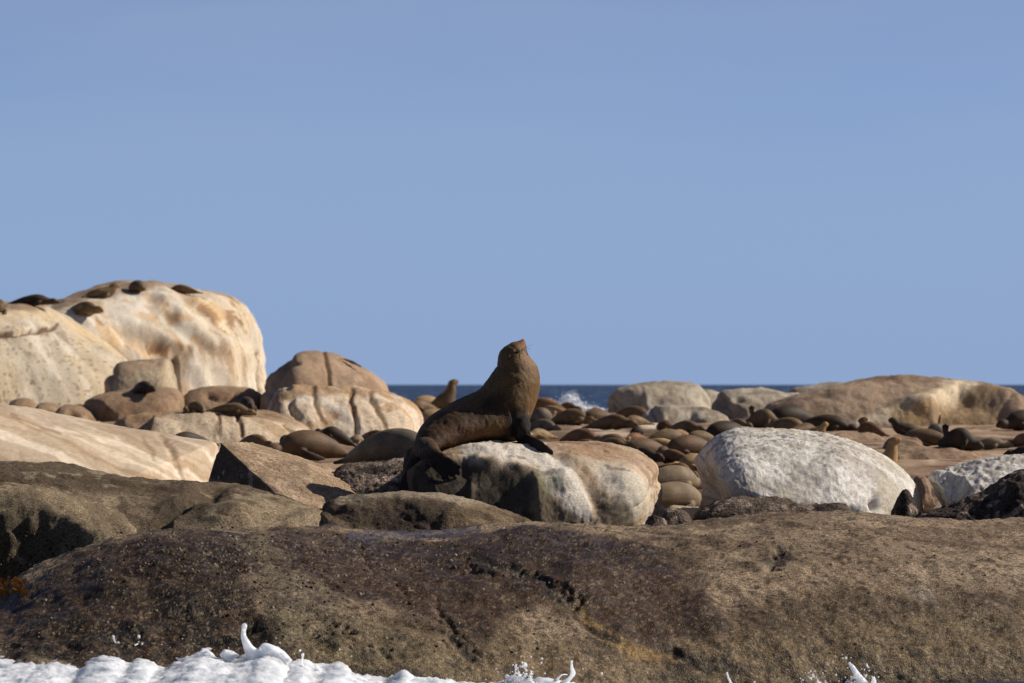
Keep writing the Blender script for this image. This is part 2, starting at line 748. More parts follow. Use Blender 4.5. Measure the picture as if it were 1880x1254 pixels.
def make_ground():
    ys = np.concatenate([np.linspace(44, 66, 90), np.linspace(66.3, 130, 190)[1:], np.linspace(131, 150, 24)])
    us = np.concatenate([np.linspace(-1500, -310, 60), np.linspace(-300, 2180, 560), np.linspace(2190, 3400, 60)])
    Yg, U = np.meshgrid(ys, us, indexing='ij')
    X = (U - 940) * K * np.maximum(Yg, 90)
    X = (U - 940) * K * (60 + 0.6 * (Yg - 44))
    z = CAMZ - (np.interp(ys, GY, GPY) - 706) * K * ys
    zz = np.repeat(z[:, None], len(us), 1)
    zz = zz - sstep(131, 148, Yg) * 2.6 - 2.6 * sstep(2500, 3300, U) - 2.6 * sstep(-700, -1400, U)
    P = np.stack([X, Yg, zz], -1)
    q = P * np.array([1, 1, 0])
    P[..., 2] += 0.016 * fbm(q * 0.25, 3, 3) + 0.012 * fbm(q * 1.6, 3, 5) + 0.012 * (1 - 2 * np.abs(fbm(q * np.array([.7, 1.6, 1]), 4, 15))) + 0.008 * fbm(q * 9, 3, 8) - 0.02
    P[..., 2] -= 2.2 * sstep(50.5, 46.0, Yg)
    N = normals(P)
    N = np.where(N[..., 2:] < 0, -N, N)
    c = Ctx(P, N, 4)
    c.fill(srgb(148, 122, 98), 0.85)
    c.mix(c.nz(0.6, -0.1, 0.5, 5, 1, (1, .5, 1)), srgb(176, 148, 120))
    c.mix(c.nz(1.2, 0.1, 0.5, 5, 2, (1, .4, 1)) * 0.8, srgb(110, 86, 68))
    c.mix(c.nz(2.4, 0.3, 0.5, 5, 12, (1, .35, 1)) * 0.7, srgb(84, 66, 54))
    c.mix(c.nz(1.8, 0.3, 0.6, 5, 14, (1, .3, 1)) * 0.6, srgb(196, 174, 146))
    c.mix(c.poly([(960, 782), (1060, 790), (1180, 778), (1300, 786), (1420, 770), (1440, 830), (1330, 860), (1300, 960), (1180, 960), (1120, 850), (960, 830)], 14, 10) * 0.75, srgb(88, 68, 52))  # shade between the crowded seals, painted into the ground colour
    c.mix(c.poly([(1665, 823), (1700, 826), (1740, 842), (1710, 848), (1680, 838)], 5, 4), srgb(200, 180, 155))  # lit patch of ground, painted paler
    c.mix(c.poly([(1045, 778), (1090, 774), (1130, 782), (1170, 800), (1140, 806), (1090, 795)], 8, 6), srgb(196, 172, 148))  # sunlit bare ground, its brightness painted in; the next patch likewise
    c.mix(c.poly([(1160, 780), (1200, 788), (1240, 782), (1205, 775), (1170, 772)], 4, 3), srgb(222, 205, 180))
    add_bvh(P, 2)
    nr, nc = P.shape[:2]
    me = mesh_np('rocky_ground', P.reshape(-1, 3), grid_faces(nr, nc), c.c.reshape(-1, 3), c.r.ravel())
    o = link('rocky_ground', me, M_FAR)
    o['kind'] = 'structure'


make_ground()

# ------------------------------------------------------------------ foreground slab
WET_POLY = [(500, 975), (700, 988), (860, 978), (1040, 962), (1130, 975), (1190, 1000), (1250, 1050), (1330, 1100), (1350, 1130),
            (1310, 1160), (1230, 1170), (1290, 1220), (1250, 1240), (1150, 1200), (1080, 1150), (1000, 1120), (960, 1150),
            (900, 1180), (850, 1190), (790, 1150), (700, 1110), (610, 1100), (530, 1040)]
ALGAE_POLY = [(0, 1090), (60, 1055), (170, 1012), (330, 985), (440, 1000), (470, 1060), (500, 1120), (520, 1180), (560, 1215),
              (400, 1230), (200, 1215), (0, 1215)]


def paint_slab(c):
    c.fill(srgb(130, 110, 88), 0.8)
    c.mix(c.nz(0.9, -0.2, 0.6, 5, 1), srgb(148, 127, 102))
    c.mix(c.nz(1.3, 0.0, 0.5, 5, 3, (1.0, .6, 2.2)) * 0.4, srgb(150, 134, 108))
    c.mix(c.nz(1.7, 0.0, 0.7, 5, 2) * 0.6, srgb(96, 78, 60))
    # damp, ochre foot of the rock near the water
    c.mix(c.poly([(500, 1120), (760, 1130), (1000, 1170), (1300, 1150), (1500, 1110), (1700, 1085), (1900, 1095), (1900, 1400), (300, 1400)], 26, 26) * 0.75,
          srgb(100, 82, 54), 0.5)
    c.mix(c.poly([(1300, 1125), (1450, 1095), (1640, 1082), (1900, 1075), (1900, 1125), (1640, 1135), (1400, 1165)], 22, 22) * 0.65, srgb(76, 60, 44))
    c.mix(c.poly([(1600, 1015), (1740, 1000), (1880, 1040), (1890, 1090), (1760, 1100), (1650, 1080)], 40, 30) * 0.5, srgb(140, 122, 100))
    c.mix(c.poly([(1660, 1085), (1710, 1080), (1730, 1105), (1690, 1115)], 12, 14) * 0.5, srgb(170, 158, 140))
    # grey green crust on the left
    c.mix(c.poly([(280, 985), (430, 970), (560, 980), (640, 1060), (620, 1180), (520, 1190), (480, 1090), (380, 1020)], 24, 24) * 0.7, srgb(84, 76, 60), 0.6)
    c.mix(c.poly([(500, 1110), (640, 1120), (820, 1190), (880, 1240), (700, 1260), (560, 1200)], 22, 25) * 0.7, srgb(108, 94, 68), 0.45)
    wet = c.poly(WET_POLY, 22, 44, 1.8)
    c.mix(wet * 0.95, srgb(58, 38, 23), 0.45)
    c.mix(wet * c.nz(2.0, 0.0, 0.5, 5, 31, (1, .5, 1.6)) * 0.6, srgb(38, 26, 18), 0.4)
    c.mix(wet * c.nz(3.0, 0.0, 0.6, 5, 8) * 0.5, srgb(68, 50, 32), 0.5)
    c.mix(wet * c.poly([(570, 970), (1150, 950), (1180, 1000), (900, 1015), (600, 1010)], 14, 12) * 0.7, srgb(54, 39, 28), 0.34)
    alg = c.poly(ALGAE_POLY, 22, 44, 1.8)
    c.mix(alg * 0.95, srgb(42, 28, 19), 0.5)
    c.mix(alg * c.nz(1.4, 0.0, 0.45, 5, 9) * 0.7, srgb(56, 34, 20), 0.5)
    c.mix(alg * c.nz(2.6, 0.05, 0.45, 5, 11) * 0.55, srgb(70, 58, 42), 0.6)
    c.mix(c.poly([(220, 1090), (420, 1080), (500, 1140), (520, 1200), (260, 1200), (150, 1160)], 30, 30) * c.nz(3, -0.5, 0.2, 4, 12) * 0.9, srgb(15, 12, 9), 0.45)
    c.mix(alg * c.nz(7, 0.05, 0.35, 4, 33) * 0.65, srgb(18, 14, 11), 0.4)
    c.mix(np.maximum(alg, wet) * c.nz(30, 0.3, 0.6, 2, 34) * 0.5, srgb(110, 90, 60), 0.25)  # glints: specks made smoother and also painted lighter
    # yellow seam, dark seams
    c.mix(c.line([(1060, 1120), (1110, 1160), (1165, 1190), (1230, 1210)], 20, 8) * 0.75, srgb(142, 112, 66), 0.5)
    c.mix(c.line([(880, 1022), (930, 1035), (985, 1060), (1040, 1105), (1075, 1140), (1130, 1170)], 13, 9, 5) * 0.85, srgb(27, 22, 15), 0.6)
    c.mix(c.line([(640, 985), (720, 988), (800, 985), (880, 975)], 9, 5) * 0.5, srgb(70, 70, 84), 0.12)  # running water film: bluish sky reflection painted in, surface made smoother
    for pts, w in (([(1235, 1195), (1265, 1215), (1300, 1240)], 13), ([(1340, 1195), (1335, 1215), (1330, 1235), (1360, 1230)], 12),
                   ([(1215, 1210), (1240, 1222)], 9), ([(820, 1150), (850, 1180), (880, 1210)], 12),
                   ([(640, 1225), (720, 1240), (800, 1262)], 12), ([(1410, 1040), (1425, 1030), (1440, 1020)], 12), ([(930, 1235), (1010, 1262)], 14)):
        c.mix(c.line(pts, w, 12, 5) * 0.7, srgb(30, 24, 18), 0.5)
    c.mix(c.nz(52.0, 0.4, 0.9, 2, 20) * 0.4, srgb(170, 152, 120), 0.3)
    c.mix(c.nz(22.0, 0.25, 0.7, 3, 21) * 0.7, srgb(34, 26, 20))
    c.mix(c.nz(5.0, 0.2, 0.7, 4, 22) * 0.45, srgb(60, 48, 36))


rock('rock', 'long dark wet rock slab with brown weed and a diagonal crack, above the foam',
     [(-520, 1250, 41.0), (-420, 1150, 41.2), (-250, 1120, 41.7), (-60, 1124, 42.3), (0, 1096, 42.5), (60, 1056, 42.7), (110, 1033, 42.9), (170, 1011, 43.0), (250, 989, 43.2), (330, 976, 43.4),
      (420, 970, 43.6), (520, 969, 43.8), (600, 973, 44.0), (700, 983, 44.2), (800, 985, 44.4), (870, 975, 44.6), (930, 966, 44.8),
      (990, 960, 45.0), (1060, 958, 45.2), (1130, 961, 45.4), (1200, 961, 45.6), (1300, 958, 45.8), (1400, 952, 46.0), (1480, 947, 46.2),
      (1600, 946, 46.4), (1700, 949, 46.6), (1800, 951, 46.8), (1880, 952, 47.0), (1990, 954, 47.2), (2130, 958, 47.5), (2300, 985, 47.9), (2400, 1040, 48.1), (2430, 1120, 48.2)],
     44.5, 1265, 4.6, 2.5, n=2.0, seg=(0.20, 0.86), step=2.2, amp=0.05, nscale=0.7, rough_amp=0.015, fine=5.0, crust=0.006, crust_scale=26,
     feats=[crack([(880, 1022), (935, 1035), (990, 1062), (1045, 1105), (1080, 1142), (1170, 1190)], 11, 0.026, 9, 5), ramp([(885, 1020), (950, 1036), (1050, 1090), (1170, 1180), (1160, 1200), (1070, 1145), (985, 1068), (925, 1040)], 14, -0.14, 8, 5),
            crack([(930, 1035), (985, 1052), (1040, 1085), (1075, 1125)], 8, 0.03, 14, 6), crack([(850, 1020), (885, 1040), (905, 1052)], 7, 0.03, 12, 6), crack([(640, 985), (700, 1040), (790, 1100), (840, 1160), (900, 1215)], 9, 0.02, 20, 4),
            crack([(560, 1140), (640, 1175), (740, 1240)], 9, 0.025, 20, 4), crack([(1180, 990), (1260, 1050), (1340, 1120), (1380, 1180)], 40, 0.025, 20, 2),
            blob(1080, 1070, 90, 40, 0.05), crack([(1410, 1052), (1420, 1036), (1440, 1022), (1465, 1016)], 13, 0.035, 16, 7),
            crack([(820, 1150), (850, 1180), (880, 1210)], 14, 0.03, 16, 5), crack([(1235, 1195), (1265, 1215), (1300, 1240)], 10, 0.015, 18, 6), ridge_noise(3.0, 0.016, 6),
            area([(0, 1100), (140, 1050), (300, 1110), (460, 1110), (520, 1210), (0, 1215)], 25, -0.05, 20),
            blob(330, 1010, 130, 40, 0.08), blob(700, 1010, 160, 30, -0.03)],
     paint=paint_slab, mat=M_WET, seed=11, maxrows=230)


# ------------------------------------------------------------------ left mid rocks
def paint_b(c):
    c.fill(srgb(108, 93, 74), 0.85)
    c.mix(c.nz(1.2, -0.2, 0.6, 5, 1), srgb(134, 117, 93))
    c.mix(c.poly([(-50, 840), (200, 858), (450, 885), (560, 915), (400, 905), (250, 905), (-50, 885)], 12, 14) * 0.8, srgb(80, 66, 52))
    c.mix(c.nz(2.6, 0.05, 0.55, 5, 4) * 0.65, srgb(78, 64, 48))
    c.mix(c.nz(6, 0.3, 0.7, 4, 5) * 0.5, srgb(160, 146, 118))
    c.mix(c.line([(285, 975), (300, 940), (340, 915)], 16, 8) * 0.6, srgb(50, 42, 32))
    c.mix(c.poly([(300, 930), (380, 925), (440, 945), (380, 965), (300, 965)], 14, 18, 4) * 0.5, srgb(52, 46, 38))


rock('rock', 'long brown weathered rock behind the dark foreground slab, running down from the left edge',
     [(-150, 900), (-80, 858), (0, 848), (70, 850), (130, 855), (200, 867), (300, 880), (380, 883), (450, 893), (520, 915), (580, 936),
      (640, 962), (662, 985)], 46.2, 1090, 1.9, 1.6, n=2.2, seg=(0.1, 0.62), skew=0.12, step=2.3, amp=0.04, nscale=1.1, rough_amp=0.014, fine=8,
     crust=0.009, crust_scale=24,
     feats=[blob(430, 945, 60, 26, 0.10), crack([(290, 985), (305, 945), (350, 910), (420, 895)], 18, 0.08, 9), blob(560, 960, 60, 22, 0.06),
            crack([(380, 945), (440, 948), (500, 955)], 10, 0.05, 12)],
     paint=paint_b, mat=M_BROWN, seed=21)


def paint_b2(c):
    c.fill(srgb(114, 99, 78), 0.85)
    c.mix(c.nz(1.5, -0.2, 0.5, 5, 1), srgb(138, 121, 95))
    c.mix(c.nz(3, 0.1, 0.6, 5, 2) * 0.6, srgb(82, 70, 52))
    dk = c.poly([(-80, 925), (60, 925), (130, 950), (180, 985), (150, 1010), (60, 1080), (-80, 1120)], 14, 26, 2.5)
    c.mix(dk * 0.65, srgb(62, 56, 46))  # shade of the hollow left flank, painted dark
    c.mix(c.nz(7, 0.35, 0.7, 4, 5) * 0.4, srgb(164, 148, 116))


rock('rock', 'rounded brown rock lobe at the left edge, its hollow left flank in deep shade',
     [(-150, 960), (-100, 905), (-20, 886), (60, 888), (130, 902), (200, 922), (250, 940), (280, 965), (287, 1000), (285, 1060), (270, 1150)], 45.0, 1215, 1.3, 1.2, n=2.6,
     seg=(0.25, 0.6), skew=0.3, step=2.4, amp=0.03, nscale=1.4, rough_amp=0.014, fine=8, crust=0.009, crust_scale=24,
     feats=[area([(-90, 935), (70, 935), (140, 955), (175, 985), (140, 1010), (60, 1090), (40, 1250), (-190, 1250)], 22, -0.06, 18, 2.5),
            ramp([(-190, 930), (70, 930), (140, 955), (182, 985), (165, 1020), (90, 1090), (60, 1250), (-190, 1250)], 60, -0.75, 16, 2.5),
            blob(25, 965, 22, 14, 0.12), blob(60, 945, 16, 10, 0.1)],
     paint=paint_b2, mat=M_BROWN, seed=23)


def paint_wedge(c):
    c.fill(srgb(152, 128, 102), 0.85)
    st = c.f(1.0, 4, 1, (2.5, 2.5, 5.5))
    c.mix(sstep(-0.1, 0.6, st), srgb(176, 150, 122))
    c.mix(c.nz(3, 0.1, 0.6, 4, 3, (1, 1, 3)) * 0.6, srgb(116, 96, 78))
    c.mix(c.poly([(400, 806), (372, 880), (480, 905), (515, 905), (440, 845)], 7, 9) * 0.85, srgb(64, 56, 50))  # shade of the left face, painted into the rock colour
    c.mix(c.nz(8, 0.4, 0.7, 3, 7) * 0.4, srgb(196, 178, 152))


def rock_from_grid(name, label, P, paint, mat, seed, amp, nscale, rough_amp, fine, crust=0, crust_scale=22, feats=(), group=None):
    N = normals(P)
    if N[P.shape[0] // 2, P.shape[1] // 2, 2] < 0:
        N = -N
    disp = amp * fbm(P * nscale, 4, seed) + rough_amp * fbm(P * fine, 4, seed + 31, 0.6)
    if crust:
        d1, cid = worley(P * crust_scale, seed)
        disp = disp + crust * (0.7 - d1) * (0.3 + cid)
    c0 = Ctx(P, N, seed)
    for ft in feats:
        disp = disp + ft(c0)
    P2 = P + N * disp[..., None]
    c = Ctx(P, N, seed)
    paint(c)
    add_bvh(P2, 3)
    org = np.array([P[..., 0].mean(), P[..., 1].mean(), P[..., 2].min()])
    nr, nc = P2.shape[:2]
    me = mesh_np(name, (P2 - org).reshape(-1, 3), grid_faces(nr, nc), c.c.reshape(-1, 3), c.r.ravel())
    o = link(name, me, mat, org)
    tag(o, label, 'rock', group)
    return o


def make_block():
    a = W(404, 811, 49.0)
    b = W(371, 884, 49.3)
    c = W(505, 905, 48.1)
    d = W(585, 938, 47.9)
    a2 = W(462, 813, 50.8)
    d2 = W(640, 874, 51.0)
    d3 = W(706, 912, 49.3)
    # longitudinal curves (from the left foot, over the sharp edge, across the sunny face, to the right foot)
    far = np.vstack([resample(np.array([b + [.15, 1.8, -.2], a2]), 50), resample(np.array([a2, 0.5 * (a2 + d2) + [0, 0, .03], d2, d2 + [.5, .1, -.45]]), 200)[1:]])
    mid = np.vstack([resample(np.array([b + [0, 0, -.15], a]), 50), resample(np.array([a, 0.5 * (a + d3) + [0, -.05, 0.05], d3, d3 + [.3, 0, -.35]]), 200)[1:]])
    low = np.vstack([resample(np.array([b + [.02, -.1, -.25], 0.5 * (a + c)]), 50), resample(np.array([0.5 * (a + c), 0.5 * d + 0.5 * d3 + [0, -.3, 0.0], d3 + [.1, -.4, -.2], d3 + [.3, -.4, -.5]]), 200)[1:]])
    foot = np.vstack([resample(np.array([b + [.1, -.2, -.35], c]), 50), resample(np.array([c, d, d + [.35, .1, -.25], d3 + [.2, -.7, -.6]]), 200)[1:]])
    under = foot + np.array([0.02, -.06, -.6])
    rows = [far, mid, low, foot, under]
    cnt = [26, 60, 60, 16]
    out = []
    for i, k in enumerate(cnt):
        w = np.linspace(0, 1, k, endpoint=(i == 3))[:, None, None]
        out.append(rows[i][None] * (1 - w) + rows[i + 1][None] * w)
    P = np.concatenate(out, 0)
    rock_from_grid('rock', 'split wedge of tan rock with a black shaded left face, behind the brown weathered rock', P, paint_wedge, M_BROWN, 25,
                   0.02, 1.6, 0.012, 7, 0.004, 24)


make_block()


def paint_e(c):
    c.fill(srgb(98, 82, 64), 0.8)
    c.mix(c.nz(1.6, -0.2, 0.5, 5, 1), srgb(74, 60, 48))
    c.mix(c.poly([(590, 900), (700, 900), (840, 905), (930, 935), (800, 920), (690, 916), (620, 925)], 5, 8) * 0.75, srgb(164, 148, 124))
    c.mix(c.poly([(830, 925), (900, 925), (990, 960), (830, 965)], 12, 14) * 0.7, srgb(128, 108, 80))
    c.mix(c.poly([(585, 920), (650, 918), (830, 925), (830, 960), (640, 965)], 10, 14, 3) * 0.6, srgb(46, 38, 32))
    c.mix(c.nz(5, 0.2, 0.6, 4, 3) * 0.5, srgb(44, 37, 30))


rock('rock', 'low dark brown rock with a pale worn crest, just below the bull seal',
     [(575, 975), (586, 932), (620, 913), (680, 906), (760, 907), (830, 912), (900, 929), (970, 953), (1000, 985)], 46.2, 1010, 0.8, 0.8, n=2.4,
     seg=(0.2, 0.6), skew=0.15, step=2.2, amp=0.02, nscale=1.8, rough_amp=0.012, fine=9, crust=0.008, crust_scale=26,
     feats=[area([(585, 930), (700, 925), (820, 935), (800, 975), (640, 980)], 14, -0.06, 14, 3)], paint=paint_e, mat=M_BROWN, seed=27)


# ------------------------------------------------------------------ the boulder under the bull
def paint_f(c):
    c.fill(srgb(168, 144, 116), 0.88)
    c.mix(c.nz(1.6, -0.2, 0.5, 5, 1), srgb(190, 168, 140))
    white = c.poly([(840, 822), (900, 805), (1000, 815), (1050, 860), (1092, 900), (1095, 960), (1050, 965), (1000, 905), (985, 865), (900, 842), (850, 850)], 10, 16, 3)
    c.mix(white * 0.9, srgb(210, 200, 184))
    c.mix(c.poly([(1090, 850), (1180, 850), (1200, 960), (1100, 965)], 18, 22, 3) * 0.85, srgb(202, 191, 172))
    c.mix(c.poly([(1000, 800), (1130, 812), (1190, 835), (1215, 880), (1190, 885), (1130, 850), (1040, 840), (1005, 822)], 14, 22, 4) * 0.75, srgb(148, 116, 90))
    c.mix(c.nz(2.2, 0.2, 0.6, 4, 5, (3, 3, .8)) * c.poly([(1090, 870), (1215, 860), (1215, 960), (1090, 960)], 14) * 0.6, srgb(198, 158, 106))
    c.mix(c.line([(1025, 835), (1055, 865), (1085, 905), (1110, 950)], 12, 12, 4) * 0.6, srgb(104, 92, 78))
    dark = c.poly([(690, 850), (760, 838), (840, 840), (920, 850), (985, 868), (1000, 905), (1050, 935), (1080, 965), (680, 980)], 9, 16, 4)  # shade under the bull and dark algae, painted together
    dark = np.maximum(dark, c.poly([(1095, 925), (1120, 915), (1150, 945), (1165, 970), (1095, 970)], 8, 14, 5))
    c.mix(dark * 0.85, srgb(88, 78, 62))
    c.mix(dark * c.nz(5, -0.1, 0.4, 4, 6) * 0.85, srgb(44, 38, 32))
    c.mix(c.poly([(690, 880), (760, 850), (850, 845), (950, 860), (985, 880), (970, 925), (830, 930), (760, 960), (690, 960)], 8, 12, 4) * 0.7, srgb(46, 42, 38))  # shaded hollow of the left front, painted darker still
    c.mix(c.poly([(600, 850), (700, 835), (790, 826), (770, 850), (720, 930), (600, 930)], 8, 8) * 0.9, srgb(104, 88, 76))
    c.mix(c.poly([(600, 850), (700, 835), (790, 826), (770, 850), (720, 930), (600, 930)], 8, 8) * c.nz(7, 0, 0.4, 4, 8), srgb(48, 40, 36))
    c.mix(c.nz(8, 0.45, 0.7, 3, 9) * 0.6, srgb(96, 84, 72))
    c.mix(c.poly([(980, 870), (1010, 880), (1035, 900), (1000, 905)], 8, 8) * 0.5, srgb(120, 118, 80))


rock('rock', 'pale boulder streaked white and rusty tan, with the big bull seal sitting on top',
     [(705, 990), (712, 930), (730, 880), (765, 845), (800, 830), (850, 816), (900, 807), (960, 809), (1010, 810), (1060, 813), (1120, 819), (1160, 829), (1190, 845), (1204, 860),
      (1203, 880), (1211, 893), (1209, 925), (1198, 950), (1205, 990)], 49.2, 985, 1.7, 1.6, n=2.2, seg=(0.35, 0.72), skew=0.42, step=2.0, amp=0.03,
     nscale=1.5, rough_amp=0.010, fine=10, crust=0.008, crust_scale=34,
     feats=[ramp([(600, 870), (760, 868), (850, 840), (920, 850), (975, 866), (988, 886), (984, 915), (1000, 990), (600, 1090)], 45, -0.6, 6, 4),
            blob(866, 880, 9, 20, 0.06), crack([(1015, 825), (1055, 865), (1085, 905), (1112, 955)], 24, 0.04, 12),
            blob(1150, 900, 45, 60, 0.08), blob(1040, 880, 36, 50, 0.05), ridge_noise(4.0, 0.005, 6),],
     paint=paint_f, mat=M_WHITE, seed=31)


def paint_f2(c):
    c.fill(srgb(116, 100, 86), 0.85)
    c.mix(c.nz(3, -0.1, 0.4, 4, 8), srgb(52, 44, 40))
    c.mix(c.nz(7, 0.2, 0.6, 4, 9) * 0.8, srgb(170, 150, 132))


rock('rock', 'dark barnacle crusted rock between the tan wedge and the bull seal',
     [(600, 905), (618, 870), (640, 858), (700, 851), (750, 842), (800, 835), (850, 850), (870, 920)], 49.9, 935, 0.95, 1.2, n=2.3, seg=(0.25, 0.7), skew=0.05,
     step=2.2, amp=0.03, nscale=2, rough_amp=0.02, fine=9, crust=0.026, crust_scale=22, feats=[], paint=paint_f2, mat=M_CRUST, seed=33)


# ------------------------------------------------------------------ white boulders
def paint_white(c):
    c.fill(srgb(208, 201, 190), 0.9)
    c.mix(c.nz(1.6, -0.3, 0.5, 5, 1), srgb(218, 212, 201))
    c.mix(c.nz(1.6, 0.1, 0.6, 4, 21, (2.2, 2.2, .5)) * 0.5, srgb(160, 150, 136))
    c.mix(c.nz(20, 0.2, 0.6, 3, 22) * 0.4, srgb(140, 130, 118))
    c.mix(c.nz(1, 0.15, 0.3, 4, 23, (4, 4, .7)) * 0.2, srgb(158, 148, 132))
    c.mix(c.nz(3.2, 0.45, 0.6, 5, 24) * 0.3, srgb(140, 128, 112))
    c.mix(c.nz(4.5, 0.2, 0.6, 4, 3) * 0.5, srgb(160, 150, 136))
    top = np.clip(1 - (c.py - 780) / 90.0, 0, 1)
    c.mix(c.nz(24, 0.22, 0.5, 3, 5) * (0.25 + 0.75 * top) * 0.8, srgb(84, 76, 68))
    c.mix(c.nz(2.2, 0.35, 0.6, 4, 6) * 0.4, srgb(176, 164, 138))
    


rock('rock', 'large white guano covered boulder right of the bull seal, pitted on top',
     [(1236, 985), (1246, 930), (1256, 890), (1277, 848), (1306, 813), (1343, 790), (1400, 784), (1460, 786), (1520, 796), (1580, 816), (1630, 842), (1665, 872),
      (1684, 905), (1690, 940), (1682, 980)], 50.4, 985, 2.0, 1.5, n=2.1, seg=(0.35, 0.62), skew=0.4, step=2.0, amp=0.028, nscale=1.3, rough_amp=0.010, fine=16, crust=0.006, crust_scale=38,
     feats=[ramp([(1180, 1000), (1240, 850), (1312, 826), (1326, 872), (1342, 902), (1420, 922), (1480, 946), (1490, 1000)], 60, -1.0, 14, 3),
            blob(1604, 924, 9, 15, -0.14, 1.6), blob(1560, 945, 28, 14, -0.12), blob(1530, 860, 60, 40, 0.05)],
     paint=paint_white, mat=M_WHITE, seed=35)

rock('rock', 'white guano covered boulder at the right edge with a shaded blunt left end',
     [(1684, 985), (1690, 935), (1696, 895), (1702, 876), (1716, 868), (1745, 862), (1780, 850), (1830, 838), (1880, 831), (1960, 826), (2040, 850), (2075, 960)], 50.6, 985, 1.4, 1.4, n=2.5, seg=(0.2, 0.7), skew=0.4, step=2.0, amp=0.025, nscale=1.3, rough_amp=0.012, fine=12, crust=0.006, crust_scale=20,
     feats=[ramp([(1600, 1000), (1640, 850), (1695, 868), (1745, 867), (1772, 876), (1786, 900), (1788, 1000)], 60, -0.62, 5), ridge_noise(2.2, 0.012, 5, (4, 4, .5))],
     paint=paint_white, mat=M_WHITE, seed=36)


def paint_crust(c):
    c.fill(srgb(92, 78, 66), 0.85)
    c.mix(c.nz(2.5, -0.2, 0.4, 5, 1), srgb(62, 52, 44))
    c.mix(c.nz(7, 0.1, 0.5, 4, 2) * 0.8, srgb(34, 28, 25))
    c.mix(c.nz(9, 0.3, 0.6, 3, 4) * 0.7, srgb(150, 132, 116))


rock('rock', 'dark mussel crusted rock at the right edge in front of the white boulder',
     [(1670, 985), (1690, 948), (1750, 930), (1800, 906), (1836, 882), (1862, 869), (1900, 862), (1980, 866), (2040, 920), (2060, 980)], 48.2, 985, 0.9, 0.9, n=2.1,
     seg=(0.35, 0.7), step=2.2, amp=0.03, nscale=2, rough_amp=0.025, fine=8, crust=0.02, crust_scale=20, paint=paint_crust, mat=M_CRUST, seed=41,
     feats=[area([(1780, 940), (1840, 895), (1870, 900), (1850, 940), (1800, 960)], 8, -0.07, 8, 4)])
rock('rock', 'low dark mussel crusted rock at the foot of the large white boulder',
     [(1262, 985), (1275, 950), (1300, 930), (1340, 916), (1420, 916), (1480, 926), (1540, 926), (1562, 944), (1575, 985)], 48.4, 985, 0.7, 0.7, n=2.2,
     seg=(0.25, 0.75), step=2.2, amp=0.02, nscale=2.2, rough_amp=0.02, fine=9, crust=0.016, crust_scale=22, paint=paint_crust, mat=M_CRUST, seed=42)
rock('rock', 'small dark cone shaped rock against the right foot of the large white boulder',
     [(1626, 985), (1636, 950), (1648, 918), (1659, 901), (1670, 906), (1682, 938), (1692, 985)], 48.6, 975, 0.3, 0.3, n=2.0, seg=(0.45, 0.55), step=1.9, amp=0.01,
     nscale=4, rough_amp=0.014, fine=12, crust=0.016, crust_scale=26, paint=paint_crust, mat=M_CRUST, seed=43)
rock('rock', 'small dark rounded rock between the streaked boulder and the low mussel crusted rock',
     [(1200, 985), (1214, 945), (1228, 934), (1246, 933), (1262, 943), (1272, 957), (1290, 985)], 48.0, 985, 0.3, 0.3, n=2.2, seg=(0.4, 0.6), step=2.0, amp=0.012,
     nscale=4, rough_amp=0.012, fine=12, crust=0.016, crust_scale=26, paint=paint_crust, mat=M_CRUST, seed=44)
rock('rock', 'tiny dark stone at the right foot of the streaked boulder',
     [(1182, 985), (1188, 955), (1198, 947), (1210, 949), (1222, 960), (1226, 985)], 47.7, 985, 0.2, 0.2, n=2.2, seg=(0.4, 0.6), step=2.0, amp=0.01,
     nscale=4, rough_amp=0.012, fine=12, crust=0.014, crust_scale=26, paint=paint_crust, mat=M_CRUST, seed=45)


def paint_tanrock(c):
    c.fill(srgb(168, 148, 124), 0.88)
    c.mix(c.nz(2, -0.2, 0.5, 5, 1), srgb(188, 170, 146))
    c.mix(c.nz(6, 0.3, 0.6, 4, 2) * 0.5, srgb(110, 94, 78))


rock('rock', 'small pale rock wedged behind the right end of the streaked boulder',
     [(1160, 985), (1190, 935), (1205, 922), (1222, 930), (1240, 944), (1252, 985)], 50.6, 985, 0.4, 0.4, n=2.2, seg=(0.4, 0.6), step=2.4, amp=0.02,
     nscale=3, rough_amp=0.012, fine=10, paint=paint_tanrock, mat=M_WHITE, seed=46)
rock('rock', 'flat tan rock deep in the gap beneath the crowded seals',
     [(1210, 985), (1225, 934), (1262, 930), (1300, 932), (1345, 945), (1360, 985)], 51.5, 985, 0.5, 0.5, n=2.4, seg=(0.3, 0.7), step=2.8, amp=0.02,
     nscale=3, rough_amp=0.012, fine=10, paint=paint_tanrock, mat=M_WHITE, seed=47)


# ------------------------------------------------------------------ pale flow slope, left
def paint_flow(c):
    c.fill(srgb(196, 175, 147), 0.85)
    # bands that run down the slope
    t = (c.py - 706) - 0.42 * (c.px)
    warp = 26 * c.f(0.5, 4, 2) + 9 * c.f(2.0, 3, 3)
    band = np.sin((t + warp) * 0.085) * 0.5 + np.sin((t + warp * 1.4) * 0.21 + 1.3) * 0.35 + np.sin((t + warp) * 0.47) * 0.2
    c.mix(sstep(0.1, 0.7, band), srgb(228, 210, 184))
    c.mix(sstep(0.15, 0.8, -band) * 0.8, srgb(172, 143, 111))
    c.mix(c.poly([(-50, 725), (100, 755), (300, 795), (400, 820), (380, 835), (250, 812), (60, 775), (-50, 765)], 12, 14) * 0.65, srgb(166, 144, 120))
    c.mix(c.nz(5, 0.3, 0.7, 4, 6) * 0.3, srgb(150, 124, 100))
    for pts in ([(265, 805), (278, 830), (285, 845)], [(318, 815), (330, 850), (345, 880)], [(300, 800), (325, 845)], [(20, 760), (110, 800)]):
        c.mix(c.line(pts, 5, 6) * 0.5, srgb(128, 98, 72))


